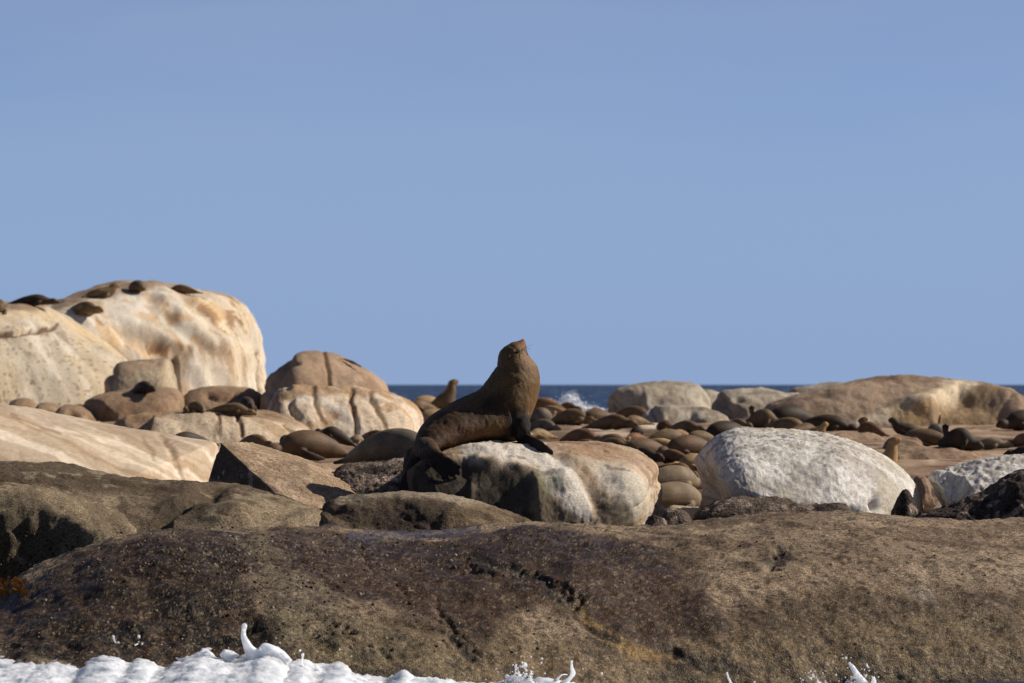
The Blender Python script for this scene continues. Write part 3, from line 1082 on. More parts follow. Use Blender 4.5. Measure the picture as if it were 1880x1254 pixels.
rock('rock', 'smooth pale slope of rock with flowing cream streaks at the left edge',
     [(-330, 760), (-200, 712), (-90, 718), (0, 738), (60, 748), (100, 759), (200, 782), (280, 795), (330, 804), (380, 812), (396, 822), (402, 870), (410, 940)], 58.0, 935, 3.0, 3.0, n=2.2,
     seg=(0.25, 0.62), skew=0.45, step=2.6, amp=0.035, nscale=0.5, rough_amp=0.008, fine=5,
     feats=[blob(110, 830, 120, 40, 0.06), crack([(290, 800), (320, 840), (345, 885)], 8, 0.02, 8)],
     paint=paint_flow, mat=M_FLOW, seed=51)


# ------------------------------------------------------------------ far left cliff
def drips(c, amt, rgb, seed, lo=0.1, hi=0.5, sx=1.4, sz=0.16):
    c.mix(c.nz(1.0, lo, hi, 4, seed, (sx, sx, sz)) * amt, rgb)


def paint_cliff1(c):
    c.fill(srgb(188, 175, 153), 0.88)
    drips(c, 0.7, srgb(202, 187, 162), 1, -0.2, 0.5)
    drips(c, 0.5, srgb(166, 150, 130), 2, 0.0, 0.6, 1.6, 0.2)
    drips(c, 0.4, srgb(204, 180, 142), 3, 0.2, 0.5, 1.1, 0.14)
    drips(c, 0.35, srgb(156, 140, 120), 23, 0.18, 0.36, 2.6, 0.12)
    drips(c, 0.5, srgb(214, 202, 182), 24, 0.2, 0.36, 2.4, 0.16)
    c.mix(c.nz(11, 0.6, 0.75, 2, 25) * 0.6, srgb(108, 88, 70))
    c.mix(c.poly([(-40, 555), (60, 550), (110, 570), (140, 600), (70, 590), (-40, 600)], 12, 14) * 0.55, srgb(206, 178, 136))
    c.mix(c.poly([(-40, 555), (60, 550), (100, 560), (20, 572), (-40, 580)], 7, 8) * 0.7, srgb(120, 96, 74))
    c.mix(c.poly([(120, 590), (240, 655), (235, 670), (190, 650), (150, 625)], 10, 8) * 0.6, srgb(214, 184, 138))
    c.mix(c.line([(-10, 610), (20, 616), (50, 610), (85, 604), (110, 598)], 4.5, 4, 2) * 0.85, srgb(96, 66, 44))
    c.mix(c.line([(-10, 616), (22, 616)], 9, 4, 3) * 0.8, srgb(62, 46, 34))
    c.mix(c.poly([(-10, 600), (60, 605), (130, 625), (170, 630), (60, 650), (-10, 650)], 30) * c.nz(2.6, 0.45, 0.6, 2, 6) * 0.8, srgb(110, 86, 64))


rock('rock', 'tall pale cliff rock at the left edge with a horizontal crack and vertical drip stains',
     [(-420, 800), (-360, 640), (-250, 590), (-120, 572), (-40, 562), (30, 557), (75, 559), (108, 573), (140, 598), (180, 626), (236, 664), (262, 720), (268, 800)], 122.0, 800, 6.0, 6.0, n=3.0,
     seg=(0.3, 0.68), skew=0.9, step=2.6, amp=0.10, nscale=0.45, rough_amp=0.016, fine=4,
     feats=[crack([(-20, 612), (30, 615), (70, 607), (110, 598)], 6, 0.10, 4, 2), ridge_noise(0.5, 0.06, 3, (1.3, 1.3, .35)), blob(190, 690, 40, 60, 0.15)],
     paint=paint_cliff1, mat=M_PALE, seed=61)


def paint_cliff2(c):
    c.fill(srgb(206, 193, 171), 0.88)
    drips(c, 0.7, srgb(218, 202, 174), 1, -0.2, 0.5)
    drips(c, 0.5, srgb(172, 150, 122), 23, 0.24, 0.36, 2.8, 0.2)
    drips(c, 0.5, srgb(226, 214, 194), 24, 0.2, 0.34, 2.4, 0.16)
    brown = np.maximum.reduce([c.poly([(180, 600), (240, 605), (290, 635), (340, 640), (340, 665), (270, 665), (215, 655)], 9, 20, 1.2),
                               c.poly([(340, 540), (420, 548), (465, 590), (450, 625), (395, 625), (370, 600), (350, 570)], 12, 20, 1.2) * 0.9,
                               c.poly([(275, 560), (310, 555), (330, 590), (310, 605)], 8, 14, 1.4) * 0.8,
                               c.poly([(345, 625), (460, 640), (455, 690), (430, 720), (415, 680), (360, 650)], 10, 14, 1.4) * 0.55])
    c.mix(brown * 0.55, srgb(192, 164, 128))
    c.mix(brown * c.nz(0.9, 0.05, 0.2, 6, 5, (1.6, 1.6, .5)) * 0.9, srgb(132, 100, 70))
    c.mix(brown * c.nz(1.6, 0.15, 0.28, 5, 6, (1.6, 1.6, .4)) * 0.8, srgb(224, 204, 168))
    c.mix(brown * c.nz(2.4, 0.3, 0.42, 5, 16, (1.8, 1.8, .35)) * 0.8, srgb(140, 98, 60))
    c.mix(c.poly([(160, 545), (250, 535), (300, 545), (275, 590), (310, 630), (250, 600), (190, 590)], 10, 12, 1.2) * 0.7, srgb(214, 202, 184))
    drips(c, 0.5, srgb(196, 152, 98), 7, 0.28, 0.45, 2.2, 0.14)
    c.mix(c.poly([(90, 558), (160, 535), (260, 524), (400, 536), (300, 537), (190, 548), (110, 572)], 4, 4) * 0.85, srgb(142, 116, 94))
    c.mix(c.line([(470, 650), (474, 680), (476, 720)], 4, 2) * 0.8, srgb(110, 80, 52))
    c.mix(c.line([(316, 664), (321, 700), (323, 745)], 8, 2) * 0.8, srgb(72, 58, 46))  # shadowed slit beside the blocky boulder, painted dark along the crack


rock('rock', 'great pale cream rock dome with orange brown stains and seals lying along its summit',
     [(40, 800), (60, 640), (80, 575), (110, 556), (150, 544), (200, 533), (260, 528), (330, 530), (385, 538), (425, 547), (452, 570), (470, 602), (477, 640), (480, 690), (487, 740),
      (492, 800)], 130.0, 800, 5.5, 6.0, n=2.7, seg=(0.3, 0.7), skew=0.9, step=2.6, amp=0.12, nscale=0.4, rough_amp=0.016, fine=4,
     feats=[crack([(285, 540), (325, 590), (370, 622), (430, 640)], 30, -0.16, 6, .8), crack([(170, 590), (230, 620), (300, 660)], 26, 0.08, 8, .8),
            blob(312, 582, 22, 30, -0.10), blob(405, 592, 44, 34, -0.10), blob(270, 640, 55, 24, -0.08), crack([(250, 600), (300, 625), (345, 650), (360, 690)], 24, -0.10, 8, .8), ridge_noise(.9, 0.04, 8), crack([(472, 645), (476, 720)], 6, 0.15, 3), crack([(316, 664), (321, 700), (323, 745)], 8, 0.7, 3, 1),
            crack([(340, 640), (370, 660), (380, 730)], 20, -0.08, 6, .8), ridge_noise(0.5, 0.05, 3, (1.3, 1.3, .35))],
     paint=paint_cliff2, mat=M_PALE, seed=63)


def paint_grey(c):
    c.fill(srgb(168, 150, 124), 0.88)
    c.mix(c.nz(0.9, -0.2, 0.5, 5, 1), srgb(186, 168, 140))
    c.mix(c.nz(2.6, 0.1, 0.6, 4, 2) * 0.5, srgb(128, 108, 84))
    c.mix(c.up(0.6, 0.95) * 0.5, srgb(146, 118, 92))


def paint_brown(c):
    c.fill(srgb(142, 117, 92), 0.88)
    c.mix(c.nz(0.9, -0.2, 0.5, 5, 1), srgb(160, 134, 108))
    c.mix(c.nz(2.2, 0.15, 0.6, 4, 2) * 0.6, srgb(112, 84, 62))


rock('rock', 'blocky grey tan boulder leaning against the foot of the cream rock dome',
     [(188, 770), (192, 715), (196, 690), (214, 669), (250, 659), (290, 657), (310, 660), (317, 680), (324, 715), (328, 770)], 118.0, 770, 1.6, 1.8, n=3.2, seg=(0.35, 0.65), skew=0.35,
     step=2.6, amp=0.06, nscale=0.8, rough_amp=0.02, fine=5, feats=[area([(190, 720), (196, 680), (212, 672), (206, 720)], 5, -0.15)], paint=paint_grey, mat=M_FAR, seed=65)
rock('rock', 'long rounded brown rock in front of the blocky grey tan boulder',
     [(125, 800), (134, 760), (150, 740), (172, 727), (210, 718), (270, 714), (318, 716), (334, 735), (345, 800)], 110.0, 800, 2.0, 2.0, n=2.5, seg=(0.3, 0.7), skew=0.3,
     step=2.6, amp=0.06, nscale=0.8, rough_amp=0.02, fine=5, feats=[area([(135, 770), (150, 738), (185, 745), (210, 765), (180, 790)], 8, -0.25, 5)], paint=paint_brown, mat=M_FAR, seed=66)
rock('rock', 'rounded brown stained rock below the right end of the cream rock dome',
     [(318, 800), (328, 740), (340, 722), (362, 712), (400, 708), (450, 712), (478, 724), (488, 752), (495, 800)], 112.0, 800, 1.8, 2.0, n=2.5, seg=(0.3, 0.7), skew=0.35,
     step=2.6, amp=0.06, nscale=0.8, rough_amp=0.02, fine=5, feats=[crack([(375, 722), (400, 735), (430, 722)], 7, 0.12, 6, 2)], paint=paint_brown, mat=M_FAR, seed=67)


def paint_ledge(c):
    paint_brown(c)
    c.mix(c.poly([(285, 775), (320, 762), (400, 760), (440, 762), (520, 765), (570, 790), (560, 830), (280, 830)], 9, 10, 1) * 0.9, srgb(208, 186, 156))
    drips(c, 0.55, srgb(166, 132, 96), 5, 0.1, 0.5, 1.6, .2)
    for pts in ([(430, 756), (440, 775), (443, 800)], [(385, 752), (400, 768), (402, 795)], [(525, 778), (545, 795)]):
        c.mix(c.line(pts, 5, 4, 2) * 0.75, srgb(100, 72, 48))
    c.mix(c.poly([(330, 765), (370, 770), (370, 790), (335, 785)], 8, 12, 2) * 0.5, srgb(140, 124, 104))


rock('rock', 'low ledge of rock with a white stained front edge, seals lying on its brown top',
     [(160, 860), (178, 782), (200, 768), (240, 760), (330, 757), (420, 753), (480, 756), (530, 765), (572, 790), (590, 860)], 84.0, 850, 2.2, 2.5, n=2.5, seg=(0.2, 0.8), skew=0.4,
     step=2.6, amp=0.06, nscale=0.8, rough_amp=0.02, fine=5,
     feats=[area([(170, 800), (190, 768), (280, 768), (265, 800), (250, 830)], 8, -0.25, 8, 1), crack([(430, 756), (440, 775), (443, 810)], 5, 0.05, 5, 2),
            crack([(385, 752), (400, 768), (402, 805)], 4, 0.03, 5, 2), crack([(525, 778), (550, 800)], 6, 0.05, 4, 2), blob(400, 790, 60, 14, 0.06)], paint=paint_ledge, mat=M_FAR, seed=68)
for i, (lab, out, Y) in enumerate((
        ('small lumpy brown rock with a dark hollow, leftmost at the foot of the tall cliff', [(8, 800), (16, 745), (28, 732), (48, 729), (64, 738), (76, 760), (84, 800)], 112),
        ('low brown rock second from the left edge at the foot of the tall cliff', [(60, 800), (68, 748), (80, 738), (100, 740), (118, 752), (128, 770), (132, 800)], 111),
        ('flat brown rock beside the long rounded brown rock at the foot of the tall cliff', [(90, 810), (100, 760), (118, 742), (140, 742), (160, 752), (176, 772), (184, 810)], 108))):
    rock('rock', lab, out, Y, 800, 0.9, 1.2, n=2.5, seg=(0.3, 0.7), skew=0.3, step=2.6, amp=0.06, nscale=1.0, rough_amp=0.02, fine=5,
         feats=[blob(out[2][0] + 18, out[2][1] + 20, 16, 9, -0.25)], paint=paint_brown, mat=M_FAR, seed=70 + i)


# ------------------------------------------------------------------ two storey rock left of the bull
def paint_dome(c):
    c.fill(srgb(156, 131, 106), 0.88)
    c.mix(c.nz(0.9, -0.2, 0.5, 5, 1), srgb(174, 148, 122))
    c.mix(c.nz(2.6, 0.2, 0.6, 4, 2) * 0.4, srgb(130, 102, 78))
    c.mix(c.line([(596, 650), (603, 680), (606, 700), (607, 716)], 5, 3, 2) * 0.7, srgb(96, 70, 50))


def paint_shelf(c):
    c.fill(srgb(172, 142, 110), 0.88)
    c.mix(c.poly([(505, 730), (560, 722), (650, 726), (720, 732), (775, 760), (775, 820), (500, 820)], 7, 8, 1.2) * 0.85, srgb(212, 192, 164))
    drips(c, 0.6, srgb(170, 132, 92), 5, 0.15, 0.34, 2.4, .2)
    drips(c, 0.5, srgb(226, 214, 194), 6, 0.15, 0.34, 2.6, .2)
    for pts in ([(575, 720), (585, 750), (598, 775)], [(645, 725), (652, 760), (652, 800)], [(680, 728), (700, 765), (712, 790)]):
        c.mix(c.line(pts, 7, 4, 2) * 0.75, srgb(104, 78, 54))
    c.mix(c.poly([(500, 730), (530, 720), (555, 765), (520, 770)], 7, 10, 2) * 0.5, srgb(150, 138, 124))


rock('rock', 'rounded tan rock cap with a vertical crack, behind the cream shelf left of the bull',
     [(478, 800), (481, 730), (490, 697), (510, 679), (535, 664), (545, 652), (560, 647), (590, 648), (622, 656), (650, 671), (688, 690), (706, 705), (716, 735), (722, 800)], 112.0, 790, 2.6, 2.6, n=2.4, seg=(0.3, 0.65), skew=0.6, step=2.6, amp=0.06, nscale=0.7, rough_amp=0.018, fine=5,
     feats=[crack([(594, 646), (602, 680), (607, 700), (607, 720)], 5, 0.06, 4, 2), blob(545, 690, 45, 26, 0.1), blob(650, 700, 30, 18, 0.12),
            area([(480, 720), (495, 692), (540, 664), (552, 672), (520, 700), (500, 730)], 7, -0.14, 5)], paint=paint_dome, mat=M_FAR, seed=81)
rock('rock', 'cream shelf of rock with dark drip stained folds, left of the bull seal',
     [(484, 850), (492, 790), (500, 750), (512, 722), (535, 714), (575, 713), (640, 716), (692, 722), (740, 737), (764, 757), (771, 785), (776, 850)], 90.0, 840, 2.2, 2.6, n=2.7, seg=(0.22, 0.8), skew=0.5, step=2.6, amp=0.06, nscale=0.8, rough_amp=0.018, fine=5,
     feats=[crack([(572, 714), (585, 750), (598, 780)], 4, 0.03, 7, 2), crack([(644, 718), (652, 760), (652, 810)], 6, 0.07, 7, 2), crack([(678, 720), (700, 765), (715, 795)], 4, 0.03, 7, 2),
            crack([(528, 722), (545, 755), (553, 770)], 10, 0.10, 8, 2), blob(540, 750, 20, 18, -0.1), ridge_noise(1.2, 0.025, 4, (2, 2, .5))], paint=paint_shelf, mat=M_FAR, seed=82)


# ------------------------------------------------------------------ far right rocks
def paint_t(c):
    c.fill(srgb(158, 144, 124), 0.88)
    c.mix(c.nz(0.8, -0.2, 0.5, 5, 1), srgb(176, 164, 144))
    c.mix(c.nz(2.2, 0.05, 0.5, 4, 2) * 0.6, srgb(120, 108, 94))


rock('rock', 'grey barnacled boulder against the sea, right of the breaking wave',
     [(1100, 800), (1114, 752), (1122, 728), (1142, 713), (1175, 707), (1230, 704), (1270, 706), (1294, 722), (1306, 760), (1312, 800)], 126.0, 790, 1.8, 2.0, n=2.5, seg=(0.3, 0.7), skew=0.3,
     step=2.6, amp=0.08, nscale=0.7, rough_amp=0.04, fine=4, feats=[area([(1110, 770), (1124, 725), (1180, 725), (1192, 770)], 8, -0.3, 8, 1)], paint=paint_t, mat=M_FAR, seed=91)
rock('rock', 'small pale rock tucked behind the right shoulder of the grey barnacled boulder',
     [(1255, 800), (1268, 735), (1285, 718), (1305, 716), (1318, 724), (1328, 750), (1335, 800)], 129.0, 790, 1.2, 1.4, n=2.4, seg=(0.3, 0.7), skew=0.3,
     step=2.6, amp=0.06, nscale=0.8, rough_amp=0.03, fine=4, paint=paint_t, mat=M_FAR, seed=92)
rock('rock', 'low grey rock with a shaded blue front, below the grey barnacled boulder',
     [(1160, 830), (1180, 770), (1205, 750), (1240, 746), (1290, 749), (1325, 757), (1340, 775), (1352, 830)], 106.0, 815, 1.5, 2.0, n=2.4, seg=(0.3, 0.7), skew=0.35,
     step=2.6, amp=0.06, nscale=0.8, rough_amp=0.04, fine=4, feats=[area([(1170, 800), (1200, 758), (1270, 760), (1310, 790), (1280, 830)], 9, -0.25, 8, 1)], paint=paint_t, mat=M_FAR, seed=93)
rock('rock', 'flat topped tan boulder with a dark left end, beside the long ochre stained hill',
     [(1300, 830), (1308, 760), (1318, 734), (1332, 720), (1380, 717), (1440, 721), (1490, 730), (1510, 760), (1520, 830)], 114.0, 800, 1.8, 2.4, n=2.5, seg=(0.25, 0.7), skew=0.35,
     step=2.6, amp=0.07, nscale=0.7, rough_amp=0.03, fine=4, feats=[area([(1305, 780), (1320, 730), (1345, 735), (1370, 755), (1350, 790)], 8, -0.25, 8, 1), blob(1355, 730, 14, 5, -0.15)], paint=paint_t, mat=M_FAR, seed=94)


def paint_hill(c):
    c.fill(srgb(148, 126, 104), 0.88)
    c.mix(c.nz(0.6, -0.2, 0.5, 5, 1), srgb(164, 140, 116))
    c.mix(c.nz(2.2, 0.2, 0.6, 4, 2) * 0.5, srgb(124, 102, 84))
    och = c.poly([(1600, 765), (1680, 735), (1740, 715), (1800, 725), (1850, 760), (1880, 790), (1800, 820), (1620, 820)], 14, 16, .8)
    c.mix(och * 0.65, srgb(148, 124, 90))
    drips(c, 0.5, srgb(110, 90, 66), 9, 0.1, 0.5, 1.0, .2)
    wh = c.poly([(1560, 775), (1600, 755), (1660, 735), (1720, 715), (1760, 703), (1790, 708), (1755, 722), (1735, 740), (1715, 752), (1680, 752), (1620, 785), (1570, 800)], 9, 14, 1)
    c.mix(wh * 0.9, srgb(216, 196, 164))
    c.mix(c.poly([(1640, 745), (1715, 745), (1708, 775), (1690, 800), (1640, 795)], 8, 10, 1.2) * 0.65, srgb(192, 160, 112))
    c.mix(c.line([(1640, 697), (1660, 708), (1672, 714)], 6, 4, 1) * 0.6, srgb(110, 86, 70))


rock('rock', 'long low brown hill of rock with an ochre and white stain, at right',
     [(1370, 840), (1400, 760), (1440, 734), (1500, 720), (1550, 708), (1600, 699), (1650, 693), (1700, 692), (1750, 696), (1800, 698), (1835, 703), (1865, 716), (1900, 735), (1930, 775), (1940, 840)], 106.0, 805, 3.2, 3.5,
     n=2.4, seg=(0.25, 0.75), skew=0.3, step=2.8, amp=0.10, nscale=0.4, rough_amp=0.03, fine=3.5,
     feats=[blob(1690, 745, 60, 22, 0.2), area([(1720, 740), (1760, 712), (1850, 735), (1860, 800), (1730, 800)], 14, -0.3, 10, .8), blob(1850, 740, 30, 26, 0.15)], paint=paint_hill, mat=M_FAR, seed=95)
rock('rock', 'distant tan rock hump on the horizon behind the left end of the long hill',
     [(1430, 770), (1448, 722), (1470, 710), (1500, 704), (1530, 700), (1548, 703), (1575, 722), (1590, 770)], 133.0, 770, 1.6, 2, n=2.3, seg=(0.3, 0.7), step=3, amp=0.05, nscale=.7, rough_amp=.03, fine=4, paint=paint_t,
     mat=M_FAR, seed=96)
rock('rock', 'round grey boulder in front of the long hill, beside the seals at far right',
     [(1772, 840), (1780, 800), (1790, 782), (1808, 772), (1828, 770), (1846, 778), (1856, 800), (1862, 840)], 108.0, 825, 0.9, 1, n=2.4, seg=(0.35, 0.65), skew=.2, step=2.6, amp=0.04, nscale=1.2, rough_amp=.02, fine=5, paint=paint_t,
     mat=M_FAR, seed=97)
rock('rock', 'low grey stone under the dark seals at the right edge',
     [(1812, 840), (1825, 800), (1845, 788), (1890, 786), (1930, 795), (1945, 840)], 104.0, 825, 0.9, 1, n=2.4, seg=(0.3, 0.7), skew=.2, step=2.6, amp=0.04, nscale=1.2, rough_amp=.02, fine=5, paint=paint_t,
     mat=M_FAR, seed=98)



def paint_ledge2(c):
    c.fill(srgb(140, 116, 94), 0.88)
    c.mix(c.nz(1.6, -0.2, 0.5, 5, 1, (1, .5, 2)), srgb(164, 138, 112))
    c.mix(c.nz(4, 0.15, 0.5, 4, 2) * 0.6, srgb(96, 76, 60))


for lab, out, Y, s_ in (
        ('low flat brown ledge of rock below the big sprawled seal at right', [(1600, 880), (1625, 832), (1680, 822), (1750, 826), (1800, 836), (1830, 880)], 70, 101),
        ('small low rock just right of the round red brown seal', [(1618, 850), (1632, 812), (1660, 806), (1690, 812), (1702, 850)], 76, 103),
        ('low brown rock behind the shoulder of the large white boulder', [(1500, 850), (1530, 802), (1570, 797), (1615, 803), (1640, 850)], 86, 104),
        ('small ochre rock in the gap between the two white boulders', [(1676, 930), (1683, 885), (1692, 878), (1702, 884), (1712, 930)], 53, 105)):
    rock('rock', lab, out, Y, max(p_[1] for p_ in out) - 6, 0.8, 1.0, n=2.2, seg=(0.25, 0.75), skew=0.2, step=2.6, amp=0.03, nscale=1.6, rough_amp=0.014, fine=7,
         feats=[ridge_noise(2.0, 0.02, 4)], paint=paint_ledge2, mat=M_FAR, seed=s_)

BVH = BVHTree.FromPolygons(BVH_V, BVH_F)
EYE = Vector((0, 0, CAMZ))


def surf(px, py, default):
    """depth of the rock surface that lies on this line of sight"""
    d = Vector(W(px, py, 1.0)) - EYE
    h = BVH.ray_cast(EYE, d.normalized())
    return h[0].y if h[0] is not None else default


def drop(x, y, ztop=6.0):
    h = BVH.ray_cast(Vector((x, y, ztop)), Vector((0, 0, -1)))
    return h[0].z if h[0] is not None else -99


# limpets, barnacles and small mussels holding on to the foreground slab
def make_limpets():
    r = random.Random(4)
    V, F, C_ = [], [], []
    n = 0
    while n < 1500:
        x = r.choice((r.gauss(380, 170), r.uniform(0, 1880), r.gauss(640, 240)))
        y = r.choice((r.uniform(975, 1200), r.gauss(1020, 30)))
        if x < 0 or x > 1890 or y < 960:
            continue
        d = Vector(W(x, y, 1.0)) - EYE
        h = BVH.ray_cast(EYE, d.normalized())
        if h[0] is None or h[0].y > 47.2 or h[0].z < 0.1:
            continue
        if x > 1150 and r.random() < 0.75:
            continue
        nrm = h[1] if h[1].dot(d) < 0 else -h[1]
        t = nrm.orthogonal().normalized()
        b = nrm.cross(t)
        rad = r.choice((r.uniform(.006, .012), r.uniform(.008, .020)))
        ht = rad * r.uniform(.5, .9)
        base = len(V)
        k = 7
        el = r.uniform(.7, 1.0)
        for rr, hh in ((1.0, -.006 / max(ht, .006)), (.62, .55), (.2, .95)):
            for j in range(k):
                a = 6.2832 * j / k + r.uniform(-.12, .12)
                V.append(tuple(h[0] + t * (rad * rr * math.cos(a)) + b * (rad * rr * el * math.sin(a)) + nrm * (ht * hh)))
        for q in range(2):
            for j in range(k):
                m_ = (j + 1) % k
                F.append((base + q * k + j, base + q * k + m_, base + (q + 1) * k + m_, base + (q + 1) * k + j))
        F.append(tuple(base + 2 * k + j for j in range(k)))
        shade = r.choice(((96, 82, 62), (44, 34, 27), (34, 27, 22), (60, 44, 34), (130, 116, 94), (150, 138, 118)))
        C_.extend([srgb(*shade)] * (3 * k))
        n += 1
    org = np.array([0, 43.0, 0.2])
    me = bpy.data.meshes.new('limpets')
    me.from_pydata([tuple(np.array(v) - org) for v in V], [], F)
    at = me.color_attributes.new('Col', 'FLOAT_COLOR', 'POINT')
    rgba = np.ones((len(V), 4), dtype=np.float32)
    rgba[:, :3] = np.array(C_)
    at.data.foreach_set('color', rgba.ravel())
    ra = me.attributes.new('Rough', 'FLOAT', 'POINT')
    ra.data.foreach_set('value', np.full(len(V), 0.5, dtype=np.float32))
    o = link('limpets', me, M_BROWN, org)
    o['kind'] = 'stuff'
    o['label'] = 'small limpets and mussels scattered over the foreground slab'
    o['category'] = 'limpets'


make_limpets()


# ================================================================== SEALS
def tube(rings, seg=24):
    """rings: list of (centre, u, v) half axes; closed at both ends"""
    V, F = [], []
    a = np.linspace(0, 2 * math.pi, seg, endpoint=False)
    for c, u, v in rings:
        c, u, v = np.array(c, float), np.array(u, float), np.array(v, float)
        V.append(c + np.cos(a)[:, None] * u + np.sin(a)[:, None] * v)
    V = np.array(V)
    n = len(rings)
    for i in range(n - 1):
        for j in range(seg):
            k = (j + 1) % seg
            F.append((i * seg + j, i * seg + k, (i + 1) * seg + k, (i + 1) * seg + j))
    VV = V.reshape(-1, 3)
    ends = np.array([rings[0][0], rings[-1][0]], float)
    VV = np.vstack([VV, ends])
    e0, e1 = n * seg, n * seg + 1
    for j in range(seg):
        k = (j + 1) % seg
        F.append((e0, k, j))
        F.append((e1, (n - 1) * seg + j, (n - 1) * seg + k))
    return VV, F


def smooth_rings(rows, per=5):
    """rows: (x,y,z, ux,uy,uz, vx,vy,vz) interpolated along the body"""
    r = catmull(rows, per)
    return [(q[0:3], q[3:6], q[6:9]) for q in r]


def fuse(name, parts, voxel, smooth_it):
    V, F = [], []
    for v, f in parts:
        b = len(V)
        V.extend(map(tuple, v))
        F.extend(tuple(i + b for i in q) for q in f)
    me = bpy.data.meshes.new(name + '_raw')
    me.from_pydata(V, [], F)
    import bmesh
    bm = bmesh.new()
    bm.from_mesh(me)
    bmesh.ops.recalc_face_normals(bm, faces=bm.faces)
    bm.to_mesh(me)
    bm.free()
    ob = bpy.data.objects.new(name + '_raw', me)
    COL.objects.link(ob)
    md = ob.modifiers.new('r', 'REMESH')
    md.mode = 'VOXEL'
    md.voxel_size = voxel
    ms = ob.modifiers.new('s', 'SMOOTH')
    ms.factor = 0.5
    ms.iterations = smooth_it
    dg = bpy.context.evaluated_depsgraph_get()
    out = bpy.data.meshes.new_from_object(ob.evaluated_get(dg))
    bpy.data.objects.remove(ob)
    bpy.data.meshes.remove(me)
    out.name = name
    out.polygons.foreach_set('use_smooth', np.ones(len(out.polygons), dtype=bool))
    return out


def verts_of(me):
    a = np.empty(len(me.vertices) * 3, dtype=np.float32)
    me.vertices.foreach_get('co', a)
    return a.reshape(-1, 3).astype(float)


def flat_limb(pts, width_dirs, seg=14):
    """pts: (x,y,z,halfwidth,halfthick); width_dirs: vector of the blade's width at each point"""
    rows = []
    p = np.array(pts, float)
    for i in range(len(p)):
        t = p[min(i + 1, len(p) - 1), :3] - p[max(i - 1, 0), :3]
        t /= np.linalg.norm(t) + 1e-9
        wd = np.array(width_dirs[i] if isinstance(width_dirs, list) else width_dirs, float)
        wd = wd - t * wd.dot(t)
        wd /= np.linalg.norm(wd) + 1e-9
        nn = np.cross(t, wd)
        rows.append(np.r_[p[i, :3], wd * p[i, 3], nn * p[i, 4]])
    return tube(smooth_rings(rows, 5), seg)


# ---- the bull: sections measured between back and belly
YB = 48.9


def Z3(zx, zy):
    return 700 + zx * 0.26316, 590 + zy * 0.26316


